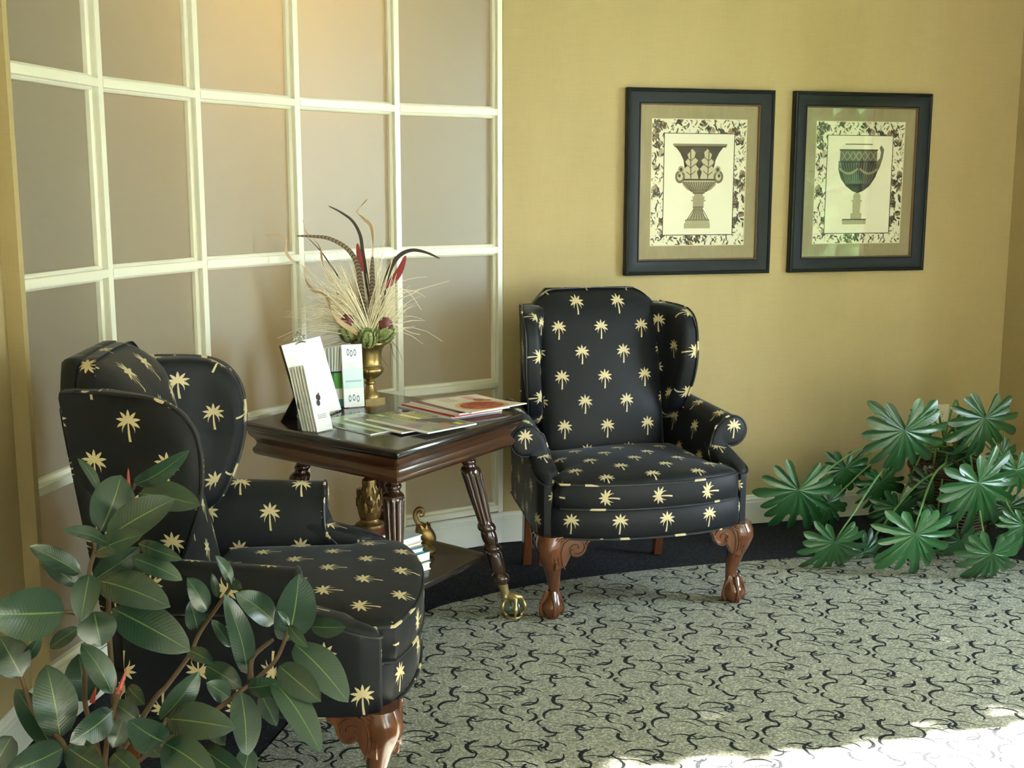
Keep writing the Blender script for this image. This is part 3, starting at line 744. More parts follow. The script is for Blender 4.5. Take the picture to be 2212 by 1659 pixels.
for nm,h,off,rz,size in (('white',0.024,(0.010,0.0),-0.80,(0.245,0.175)),('green',0.034,(0.012,0.006),-0.74,(0.24,0.17)),('blue',0.018,(0.0,0.0),-0.83,(0.23,0.16)),('tan',0.014,(-0.004,0.004),-0.78,(0.22,0.16)),('pale',0.022,(-0.004,0.0),-0.72,(0.22,0.155)),('red',0.014,(-0.035,0.0),-0.80,(0.16,0.12))):
    lab={'white':'white book at the bottom of the stack on the lower shelf','green':'dark green book in the stack on the lower shelf','blue':'thin blue book in the middle of the shelf stack','tan':'thin tan book above the blue one in the shelf stack','pale':'pale grey-green book near the top of the shelf stack','red':'small dark red book topmost of the shelf stack'}[nm]
    book('book',(-0.425+off[0],3.752+off[1]),(size[0],size[1],h),rz,simple('book_cover_'+nm,cols[nm],0.45,vary=0.06),lab,loc_z=z); z+=h+0.0004
def petal(mb,base,dirv,out,L,W,thick=0.002,curl=0.25,n=5):
    """one fleshy scale: base point, growth direction, outward direction"""
    d=Vector(dirv).normalized(); o=(Vector(out)-d*Vector(out).dot(d)).normalized(); s=d.cross(o); B=Vector(base); rings=[]
    for i in range(n+1):
        t=i/n; w=W*math.sin(PI*(0.16+0.84*t))**0.8*0.5 if t<1 else 0.0004; p=B+d*(L*t)+o*(curl*L*(t*t-0.35*t))
        rings.append([p-s*w,p+o*(thick+0.18*w),p+s*w,p-o*thick])
    loft(mb,rings)
# bronze leafy finial standing on the books
fz=z
fo=tag(empty('leafy_finial',(-0.470,3.772,fz)),'bronze ornament of upright overlapping acanthus leaves on the shelf books','ornament')
mb=MB(); lathe(mb,[(0.001,0.0),(0.046,0.0),(0.048,0.006),(0.047,0.013),(0.040,0.017),(0.033,0.022),(0.030,0.030),(0.001,0.031)],28); mb.obj('base',M['bronze'],fo)
mb=MB(); lathe(mb,[(0.001,0.028),(0.026,0.030),(0.034,0.05),(0.036,0.07),(0.034,0.10),(0.028,0.125),(0.022,0.14),(0.024,0.150),(0.022,0.162),(0.012,0.170),(0.001,0.172)],24); mb.obj('core',M['bronze'],fo)
mb=MB()
for row,(z0,rr,L,n,ph) in enumerate(((0.034,0.029,0.058,7,0),(0.060,0.035,0.056,7,0.45),(0.090,0.033,0.052,7,0))):
    for k in range(n):
        a=2*PI*k/n+ph; o=Vector((math.cos(a),math.sin(a),0))
        petal(mb,Vector((0,0,z0))+o*rr,Vector((0,0,1))+o*(0.12,-0.02,-0.30)[row],o,L,0.034,0.003,0.10,6)
        for q in (-1,1):   # ribs
            sd=Vector((-o.y,o.x,0))*q
            for m in (0.25,0.45,0.65):
                b=Vector((0,0,z0+L*m*0.8))+o*(rr+0.006); tube(mb,[b,b+sd*0.009+Vector((0,0,0.012))+o*0.001],0.0018,5)
ac=mb.obj('acanthus_leaves',M['bronze'],fo); ac['kind']='stuff'
# bronze scroll-necked bird
sw=tag(empty('swan_figure',(-0.300,3.915,0.2355)),'bronze long-necked bird figure at the back of the lower shelf','ornament')
mb=MB(); lathe(mb,[(0.001,0.0),(0.036,0.0),(0.038,0.006),(0.034,0.012),(0.022,0.018),(0.014,0.03),(0.001,0.031)],24); mb.obj('base',M['bronze'],sw)
mb=MB(); rings=[]
tube(mb,smoothpath([(0.020,0,0.026),(0.016,0,0.045),(0.0,0,0.065),(-0.010,0,0.085),(-0.014,0,0.10)],6),lambda t:0.012+0.018*math.sin(PI*min(1,t*1.05)),14)
mb.obj('body',M['bronze'],sw)
mb=MB(); tube(mb,smoothpath([(-0.012,0,0.09),(-0.026,0,0.108),(-0.032,0,0.125),(-0.028,0,0.143),(-0.016,0,0.152),(-0.006,0,0.145),(-0.008,0,0.134),(-0.016,0,0.134)],7),lambda t:0.0085-0.001*t+0.004*sm(0.75,0.95,t),10); mb.obj('neck',M['bronze'],sw)
mb=MB()
for k in range(7):
    a=k*0.9; o=Vector((math.cos(a),math.sin(a),0.1)); petal(mb,Vector((0.006,0,0.055))+o*0.020,Vector((-0.3,0,1)),o,0.045,0.022,0.002,0.15)
w=mb.obj('wing_feathers',M['bronze'],sw); w['kind']='stuff'

# ---------------------------------------------------------------- urn and dried arrangement
ur=tag(empty('urn',(-0.507,4.157,0.7205)),'antique gold footed urn with gadrooned bowl at the back of the table','urn')
mb=MB(); mb.box((0,0,0.0065),(0.078,0.078,0.013),rz=0.6); mb.obj('plinth',M['gold'],ur,smooth=0)
up=[(0.001,0.012),(0.036,0.012),(0.036,0.018),(0.030,0.026),(0.019,0.040),(0.0145,0.052),(0.0135,0.058),(0.019,0.061),(0.020,0.065),(0.0185,0.069),(0.013,0.072),(0.0145,0.076),(0.026,0.083),(0.038,0.092),(0.046,0.102),(0.0485,0.110),(0.0475,0.117),(0.044,0.121),(0.0445,0.125),(0.0455,0.127),(0.0435,0.130),(0.0415,0.134),(0.0415,0.150),(0.0435,0.170),(0.047,0.186),(0.056,0.198),(0.064,0.203),(0.066,0.207),(0.065,0.211),(0.061,0.212),(0.054,0.205),(0.044,0.190),(0.040,0.170),(0.001,0.168)]
mb=MB(); lathe(mb,up,72,None,lambda t,z: 1+0.045*abs(math.cos(11*t)) if 0.080<z<0.1185 else 1); mb.obj('body',M['gold'],ur,smooth=50)
U=0.00057
def A3(X,Y,d=0.0): return Vector(((X-857)*U, d, (1290-Y)*U))
da=tag(empty('dried_arrangement',(-0.507,4.157,0.7205)),'dried arrangement of feathers, straw grass, curled strips and artichokes in the gold urn','flowers')
M['straw']=simple('straw_grass',(0.92,0.82,0.60),0.7,vary=0.12,scale=25)
M['strip']=simple('curled_bark_strip',(0.52,0.36,0.20),0.6,vary=0.25,scale=20)
M['arti']=simple('artichoke_green',(0.30,0.34,0.13),0.55,vary=0.3,scale=60)
M['pod']=simple('plum_red_pod',(0.16,0.040,0.040),0.5,vary=0.35,scale=50)
M['darkfeather']=simple('dark_feather',(0.045,0.032,0.025),0.6,vary=0.5,scale=90)
M['redfeather']=simple('red_feather',(0.26,0.025,0.025),0.6,vary=0.3,scale=90)
t=NT('barred_pheasant_feather'); uv=t.n('ShaderNodeUVMap'); uv.uv_map='UVMap'; s=t.n('ShaderNodeSeparateXYZ'); t.l(uv.outputs[0],s.inputs[0])
v=t.m('FLOORED_MODULO',t.m('MULTIPLY_ADD',t.m('ABSOLUTE',s.outputs[1]),0.006,s.outputs[0]),0.013)
t.set(t.mix(t.m('LESS_THAN',v,0.0036),(0.22,0.155,0.09),(0.025,0.018,0.013)),0.6); M['pheasant']=t.mat
def feather(path,wmax,mat,prof=None,name='feather'):
    P,T,N=frames(smoothpath(path,8)); mb=MB(); L=[0]
    for a,b in zip(P,P[1:]): L.append(L[-1]+(b-a).length)
    rows=[]
    for i,p in enumerate(P):
        q=i/(len(P)-1); w=wmax*(prof(q) if prof else (min(1,q*6+0.25)*(1-q)**0.5+0.06)); sd=T[i].cross(Vector((0,1,0))); sd=sd.normalized() if sd.length>1e-4 else Vector((1,0,0))
        o=sd.cross(T[i])
        rows.append([p-sd*w,p+o*w*0.35,p+sd*w,p-o*0.0008])
    n=4
    loft(mb,rows,uvf=lambda i,j: (L[min(i,len(L)-1)],(-1,0,1,0,-1)[j]))
    return mb.obj(name,mat,da,smooth=60)
feather([A3(850,830,-.01),A3(828,700,-.012),A3(815,560,-.014),A3(795,430,-.02),A3(740,340,-.03),A3(640,280,-.04),A3(540,265,-.045),A3(440,262,-.05)],0.0115,M['pheasant'])
feather([A3(880,830,-.015),A3(883,700,-.018),A3(888,560,-.02),A3(890,450,-.02),A3(893,390,-.02)],0.0125,M['pheasant'])
feather([A3(868,700,.01),A3(845,520,.012),A3(825,360,.012),A3(812,260,.01),A3(770,175,.0),A3(700,120,-.01),A3(630,83,-.02)],0.0075,M['darkfeather'])
feather([A3(905,800,.0),A3(940,640,.0),A3(990,480,.0),A3(1050,390,-.005),A3(1130,352,-.01),A3(1220,365,-.015),A3(1305,402,-.02)],0.0095,M['darkfeather'])
feather([A3(700,560,.01),A3(610,420,.01),A3(560,350,.01),A3(490,275,.005)],0.0028,M['darkfeather'])
feather([A3(900,790,-.005),A3(935,690,-.006),A3(965,600,-.006)],0.011,M['darkfeather'])
feather([A3(940,590,-.01),A3(1010,540,-.012),A3(1060,470,-.014),A3(1095,385,-.015)],0.013,M['redfeather'],lambda q:math.sin(PI*(0.08+0.9*q))**0.7)
feather([A3(830,480,-.012),A3(812,400,-.014),A3(800,310,-.014)],0.010,M['redfeather'],lambda q:math.sin(PI*(0.08+0.9*q))**0.7)
def strip(path,w,name='curled_strip'):
    P=smoothpath(path,8); mb=MB(); rings=[]
    for i,p in enumerate(P):
        q=i/(len(P)-1); a=q*9.0; ww=w*(1-q)**0.6+0.0008; sd=Vector((math.cos(a)*0.9,0.35,math.sin(a)*0.9)).normalized(); n_=Vector((0.2,1,0.1)).normalized()*0.0012
        rings.append([p-sd*ww-n_,p+sd*ww-n_,p+sd*ww+n_,p-sd*ww+n_])
    loft(mb,rings); return mb.obj(name,M['strip'],da,smooth=50)
strip([A3(830,880,-.05),A3(760,830,-.055),A3(690,780,-.06),A3(640,710,-.06),A3(620,640,-.055),A3(590,610,-.05),A3(530,590,-.05),A3(485,520,-.05),A3(478,450,-.05),A3(410,410,-.05),A3(372,350,-.05),A3(378,290,-.05),A3(330,258,-.05),A3(255,258,-.05)],0.0085)
strip([A3(880,500,-.01),A3(893,330,-.01),A3(885,210,-.01),A3(840,160,-.01),A3(800,120,-.01),A3(830,80,-.01),A3(868,42,-.01)],0.0075)
strip([A3(640,560,.01),A3(580,440,.01),A3(560,330,.01),A3(480,240,.01),A3(465,170,.01)],0.004)
strip([A3(700,700,.01),A3(665,640,.01),A3(668,560,.01)],0.005)
mb=MB(); rg=random.Random(5)
for k in range(520):
    a=rg.gauss(0.30,0.52) if k%4 else rg.gauss(-0.05,0.22); L=rg.uniform(0.19,0.37)*(1.0 if abs(a)<0.7 else 0.9)
    if k%3==0 and abs(a)<0.24: a=0.5+a if k%2 else -0.42+a
    if a<-0.25: L*=0.75
    b=Vector((rg.uniform(-.02,.03),rg.uniform(.0,.035) if k%3 else rg.uniform(-.03,-.012),0.215)); dep=rg.uniform(-0.05,0.5) if k%3 else rg.uniform(-.4,-.1)
    d=Vector((-math.sin(a),dep*0.5,math.cos(a))); droop=rg.uniform(0.0,0.55)*(0.3+min(1,abs(a)))
    pts=[]
    for i in range(6):
        q=i/5; pts.append(b+d*(L*q)+Vector((-math.sin(a)*0.35*droop*L*q*q,0,-droop*L*q**2.6)))
    r0=rg.uniform(0.0013,0.0026)
    tube(mb,pts,lambda t,r0=r0:r0*(1-0.75*t),4)
for X0,Y0,X1,Y1,X2,Y2 in ((930,640,1080,540,1225,515),(960,650,1150,600,1362,540),(950,620,1120,600,1210,640),(950,600,1090,600,1185,720),(960,700,1130,620,1180,590),(960,780,1100,855,1175,875),(800,700,640,680,440,800),(800,720,620,700,530,870),(820,660,600,640,365,750)):
    tube(mb,smoothpath([A3(860,820),A3(X0,Y0),A3(X1,Y1),A3(X2,Y2)],5),lambda t:0.0018-0.001*t,4)
g=mb.obj('straw_grass',M['straw'],da,smooth=0); g['kind']='stuff'
def artichoke(c,r,tilt):
    mb=MB(); c=Vector(c); ax=Vector(tilt).normalized(); e1=ax.orthogonal().normalized(); e2=ax.cross(e1)
    rings=[]
    for i in range(9):
        t=PI*(0.03+0.94*i/8); rings.append([c-ax*(r*1.0*math.cos(t))+(e1*math.cos(q)+e2*math.sin(q))*(r*0.70*math.sin(t)) for q in [2*PI*k/14 for k in range(14)]])
    loft(mb,rings)
    for row in range(6):
        t=PI*(0.25+0.095*row); n=11-row
        for k in range(n):
            q=2*PI*(k+0.5*(row%2))/n; o=e1*math.cos(q)+e2*math.sin(q)
            b=c-ax*(r*math.cos(t))+o*(r*0.76*math.sin(t)); petal(mb,b,ax*0.9+o*(0.80-0.17*row),o,r*(0.78-0.04*row),r*0.50,0.0022,-0.05,5)
    return mb.obj('artichoke',M['arti'],da,smooth=60)
artichoke(A3(860,893,-.055),0.034,(0.0,-0.55,0.8)); artichoke(A3(748,862,-.02),0.036,(-0.6,-0.25,0.7)); artichoke(A3(950,868,-.02),0.036,(0.6,-0.3,0.7))
for X,Y,d in ((735,780,-.030),(965,800,-.030)):
    c=A3(X,Y,d); mb=MB(); lathe(mb,[(0.027*math.sin(t)*(1+0.1*math.cos(2*t)),c.z-0.025*math.cos(t)) for t in [0.05+3.04*q/12 for q in range(13)]],18,lambda z:(c.x,c.y),lambda a,z:1+0.05*math.cos(5*a)); mb.obj('seed_pod',M['pod'],da)
for pts in (((780,880),(700,870),(637,862)),((760,900),(700,905),(640,935)),((770,910),(690,925),(620,930)),((925,940),(945,1010),(990,1080)),((1000,920),(1015,990),(1040,1045)),((1010,910),(1045,960),(1072,1035)),((960,930),(1000,905),(1025,870))):
    mb=MB(); tube(mb,smoothpath([A3(X,Y,-.045) for X,Y in pts],6),lambda t:0.0024*(1-0.8*t),5,flat=0.5); mb.obj('dark_blade',M['darkfeather'],da)

# ---------------------------------------------------------------- clipboard, cards and leaflets
cb=tag(empty('clipboard',(-0.664,3.70,0.7235)),'white sheet on an upright board with a curly silver clip','clipboard')
ub=Vector((0.316,0.949,0)); upv=Vector((-0.071,0.024,0.252)); nb=ub.cross(upv).normalized()
def plate(mb,o,e,f,th,mi=0,uv=False):
    n=e.cross(f).normalized()*th; v=[o,o+e,o+e+f,o+f]; v2=[p-n for p in v]
    mb.add(v+v2,[(0,1,2,3),(7,6,5,4),(0,4,5,1),(1,5,6,2),(2,6,7,3),(3,7,4,0)],[[(0,0),(1,0),(1,1),(0,1)]]+[[(0,0)]*4]*5,mi)
M['board']=simple('dark_board',(0.035,0.022,0.016),0.4); M['sheet']=simple('white_sheet',(0.90,0.90,0.88),0.5,vary=0.02)
M['silver']=mat_metal('silver_wire',(0.35,0.34,0.30),(0.70,0.68,0.62),0.25)
wB=0.268
mb=MB(); plate(mb,Vector((0,0,0.0))-nb*0.003,ub*wB,upv,0.004); mb.obj('board',M['board'],cb,smooth=0)
mb=MB(); plate(mb,Vector((0,0,0.0))+ub*0.003+upv*0.012,ub*(wB-0.006),upv*0.985,0.0012); mb.obj('paper',M['sheet'],cb,smooth=0)
mb=MB(); q=upv*0.92+ub*0.03-nb*0.007; plate(mb,Vector((0,0,0))+ub*0.03-nb*0.008+upv*0.42,ub*0.10,(Vector((-0.09,0.030,-0.0))-upv*0.42),0.003); mb.obj('easel_leg',M['board'],cb,smooth=0)
mb=MB(); top=upv*1.0+ub*(wB*0.45)+nb*0.002
for sx in (-1,1):
    for sc,off in ((1.0,0.0),(0.6,0.022)):
        sp=[]
        for k in range(22):
            t=k/21; a=t*2.3*PI; r=0.011*sc*(1-0.65*t); sp.append(top+ub*(sx*(0.012+off+r*math.cos(a)))+upv.normalized()*(0.004+0.008*sc+r*math.sin(a)))
        tube(mb,sp,0.0016,6)
tube(mb,smoothpath([top+ub*-0.032-upv.normalized()*0.008,top+upv.normalized()*-0.004,top+ub*0.032-upv.normalized()*0.008],6),0.003,6)
tube(mb,smoothpath([top+upv.normalized()*0.004,top+ub*-0.006+upv.normalized()*0.02,top+upv.normalized()*0.030,top+ub*0.006+upv.normalized()*0.02,top+upv.normalized()*0.004],6),0.0016,6)
mb.obj('curly_clip',M['silver'],cb)
mb=MB(); tube(mb,[Vector((0,0,0.004))+ub*(wB*0.62)+nb*0.012,Vector((0,0,0.004))+ub*(wB*0.80)+nb*0.012],0.004,8); mb.obj('foot_peg',M['silver'],cb)

def leaf_stack(name,loc,rz,n,w,h,step,lean,mats,label,cat,fan=0.0):
    o=tag(empty(name,loc,rz),label,cat); out=[]
    for k in range(n):
        y=-step*k; mb=MB(); th=fan*(k-(n-1)/2); dx=math.sin(th)*h; a=Vector((-w/2+fan*0.02*k,y,0.003)); e=Vector((w,0,0)); f=Vector((dx,lean,h*(1-0.05*(n-1-k)/max(1,n-1))))
        plate(mb,a,e,f,0.0012,uv=True); out.append(mb.obj('leaflet',mats[k%len(mats)],o,smooth=0))
    return o,out
# card holder in front of the board
im=canvas(120,300,(0.93,0.93,0.92))
ell(im,0.5,0.50,0.14,0.05,(0.05,0.05,0.05)); ell(im,0.44,0.42,0.12,0.045,(0.12,0.12,0.12)); ell(im,0.56,0.55,0.05,0.02,(0.5,0.1,0.1))
for k in range(3): rect(im,0.22,0.24-0.025*k,0.78,0.25-0.025*k,(0.55,0.56,0.58))
rect(im,0,0,0.04,1,(0.8,0.8,0.8))
mcard=mat_image('leaflet_front_print',im,0.5)
hold,_=leaf_stack('leaflet_holder',(-0.634,3.640,0.7206),1.02,6,0.074,0.205,0.012,0.050,[M['sheet'],M['paper'],M['sheet'],M['paper'],M['sheet'],mcard],'clear holder of narrow white leaflets standing before the clipboard','leaflets')
mb=MB()
for x in (-0.042,0.040): mb.box((x+0.001,-0.028,0.055),(0.002,0.085,0.11))
mb.box((0,-0.072,0.030),(0.084,0.002,0.06)); mb.box((0,-0.028,0.0008),(0.084,0.088,0.0016)); mb.box((0,0.016,0.06),(0.084,0.002,0.12))
mb.obj('clear_stand',M['glass'],hold,smooth=0)
# fanned brochures behind it
im=canvas(160,260,(0.92,0.93,0.92)); rect(im,0,0.30,1,0.62,(0.80,0.88,0.88)); rect(im,0.1,0.40,0.9,0.43,(0.62,0.74,0.80))
for cx,cy in ((0.30,0.88),(0.46,0.86),(0.64,0.87),(0.30,0.14),(0.5,0.15),(0.70,0.13)):
    ell(im,cx,cy,0.07,0.055,(0.35,0.45,0.55)); ell(im,cx,cy,0.04,0.032,(0.92,0.93,0.92))
for k in range(7): rect(im,0.12,0.70-0.013*k,0.86-0.1*(k%3),0.705-0.013*k,(0.75,0.78,0.80))
m_br=mat_image('brochure_front_print',im,0.5)
im=canvas(100,260,(0.86,0.87,0.86)); rect(im,0,0.30,1,0.56,(0.30,0.58,0.22)); rect(im,0,0.0,1,0.12,(0.30,0.55,0.62)); rect(im,0,0.56,1,0.59,(0.08,0.12,0.30))
for k in range(6): rect(im,0.1+0.15*k,0.6,0.16+0.15*k,1,(0.55,0.55,0.52))
m_bg=mat_image('green_brochure_print',im,0.5)
bf,_=leaf_stack('brochure_fan',(-0.612,4.045,0.7206),0.50,6,0.060,0.205,0.006,0.03,[m_bg],'fan of green and white brochures standing beside the gold urn','brochures',fan=0.05)
bf2,_=leaf_stack('folded_brochure',(-0.548,4.020,0.7206),0.42,2,0.072,0.215,0.010,0.02,[M['sheet'],m_br],'white folded brochure with blue rings standing against the gold urn','brochure')

# ---------------------------------------------------------------- magazines
def magazine(c,z,rz,w,d,th,top,label,curl=0.0,edge=None):
    o=tag(empty('magazine',(c[0],c[1],z),rz),label,'magazine','magazines on the dark table')
    nx,ny=12,6; mb=MB(); v=[];f=[];uv=[]
    def zz(i,j): 
        u,q=i/nx,j/ny; return th+curl*(u**3)*(0.4+0.6*q)
    for s_ in (0,1):
        for j in range(ny+1):
            for i in range(nx+1):
                v.append((-w/2+w*i/nx,-d/2+d*j/ny, zz(i,j) if s_ else max(0.0004,zz(i,j)-th)))
    N=(nx+1)*(ny+1)
    for j in range(ny):
        for i in range(nx):
            a=N+j*(nx+1)+i; f.append((a,a+1,a+nx+2,a+nx+1)); uv.append([(i/nx,j/ny),((i+1)/nx,j/ny),((i+1)/nx,(j+1)/ny),(i/nx,(j+1)/ny)])
    mb.add(v,f,uv); mb.obj('cover',top,o,smooth=60)
    mb=MB(); f=[]
    for j in range(ny):
        for i in range(nx):
            a=j*(nx+1)+i; f.append((a+nx+1,a+nx+2,a+1,a)); b=N+a; f.append((b,b+1,b+nx+2,b+nx+1))
    for i in range(nx): f.append((i,i+1,N+i+1,N+i)); k=ny*(nx+1)+i; f.append((k+1,k,N+k,N+k+1))
    for j in range(ny): k=j*(nx+1); f.append((k+nx+1,k,N+k,N+k+nx+1)); k+=nx; f.append((k,k+nx+1,N+k+nx+1,N+k))
    v=[(x,y,q-0.0003 if k>=N else q) for k,(x,y,q) in enumerate(v)]
    mb.add(v,f); mb.obj('pages',edge or M['sheet'],o,smooth=60)
    return o
rg=random.Random(11)
def cover_news(seed,base,acc):
    r=random.Random(seed); im=canvas(300,220,base)
    for k in range(30): ell(im,r.random(),r.random(),r.uniform(.03,.12),r.uniform(.03,.12),tuple(r.uniform(.03,.75) for _ in range(3)),0.45,r.random()*3)
    for k,(x,y) in enumerate(((0.04,0.80),(0.05,0.58),(0.10,0.38))):
        rect(im,x,y,x+0.34,y+0.10,acc)
        for q in range(6): rect(im,x+0.02+q*0.054,y+0.02,x+0.055+q*0.054,y+0.08,(0.05,0.05,0.05) if k!=1 else (0.95,0.95,0.9))
    poly(im,[(0.45,0.2),(0.95,0.35),(0.98,0.55),(0.6,0.5)],(0.62,0.52,0.45),0.8); poly(im,[(0.40,0.55),(0.85,0.62),(0.9,0.95),(0.5,0.9)],(0.16,0.15,0.14),0.8)
    ell(im,0.78,0.62,0.07,0.09,(0.65,0.42,0.32)); rect(im,0.80,0.75,0.92,0.86,acc); rect(im,0.0,0.0,1,0.05,(0.9,0.9,0.88))
    return im
def cover_food():
    r=random.Random(3); im=canvas(320,240,(0.90,0.86,0.80))
    rect(im,0.0,0.55,0.35,1.0,(0.93,0.91,0.89))
    ell(im,0.68,0.48,0.31,0.40,(0.85,0.68,0.45)); ell(im,0.68,0.48,0.25,0.33,(0.62,0.10,0.03))
    for k in range(46):
        a=r.random()*6.28; q=math.sqrt(r.random()); ell(im,0.68+0.22*q*math.cos(a),0.48+0.29*q*math.sin(a),r.uniform(.02,.055),r.uniform(.02,.045),r.choice([(0.80,0.25,0.04),(0.72,0.12,0.03),(0.88,0.42,0.10),(0.55,0.06,0.02)]),0.9,a)
    ell(im,0.35,0.75,0.09,0.10,(0.66,0.25,0.16)); ell(im,0.42,0.82,0.06,0.07,(0.75,0.42,0.25)); 
    for k in range(8): stroke(im,[(0.06+0.03*k,0.62),(0.075+0.03*k,0.80),(0.085+0.03*k,0.63)],0.004,(0.80,0.35,0.38))
    for k in range(4): rect(im,0.05,0.40-0.06*k,0.28,0.42-0.06*k,(0.55,0.45,0.40))
    return im
def cover_plain(base,band): 
    im=canvas(200,150,base); rect(im,0,0,1,0.16,band); ell(im,0.55,0.6,0.2,0.25,tuple(x*0.6 for x in base)); rect(im,0.05,0.8,0.5,0.92,band); return im
m_news=mat_image('yellow_headline_cover',cover_news(2,(0.60,0.60,0.55),(0.88,0.84,0.08)),0.35,0.15)
m_news2=mat_image('dark_headline_cover',cover_news(9,(0.45,0.46,0.40),(0.82,0.78,0.10)),0.35,0.15)
m_food=mat_image('food_magazine_cover',cover_food(),0.3,0.2)
m_red=mat_image('red_magazine_cover',cover_plain((0.62,0.07,0.04),(0.80,0.75,0.70)),0.3,0.2)
m_grn=mat_image('pale_green_magazine_cover',cover_plain((0.62,0.70,0.58),(0.25,0.32,0.25)),0.25,0.4)
m_wht=mat_image('pale_magazine_cover',cover_plain((0.72,0.70,0.66),(0.55,0.12,0.08)),0.25,0.4)
M['rededge']=simple('red_spine',(0.55,0.04,0.025),0.4)
Z0=0.7208
magazine((-0.468,3.720),Z0,-0.79,0.30,0.20,0.005,m_grn,'pale green magazine at the bottom of the pile near the leaflets')
magazine((-0.370,3.715),Z0+0.0056,-0.80,0.30,0.20,0.005,m_news2,'dark magazine with yellow headlines, partly covered by its twin')
magazine((-0.290,3.690),Z0+0.0112,-0.78,0.30,0.205,0.005,m_news,'magazine with yellow headline bars lying nearest the table front')
magazine((-0.215,3.990),Z0,-0.86,0.30,0.22,0.008,m_wht,'pale magazine lowest of the pile beside the armchair')
magazine((-0.205,3.965),Z0+0.0086,-0.84,0.29,0.21,0.007,m_red,'red magazine under the food magazine',edge=M['rededge'])
magazine((-0.180,3.965),Z0+0.0162,-0.90,0.29,0.21,0.006,m_wht,'white-paged magazine between the red one and the food magazine')
magazine((-0.130,3.945),Z0+0.0228,-0.93,0.30,0.225,0.004,m_food,'food magazine with a bowl of orange stew, topmost by the armchair',curl=0.012)
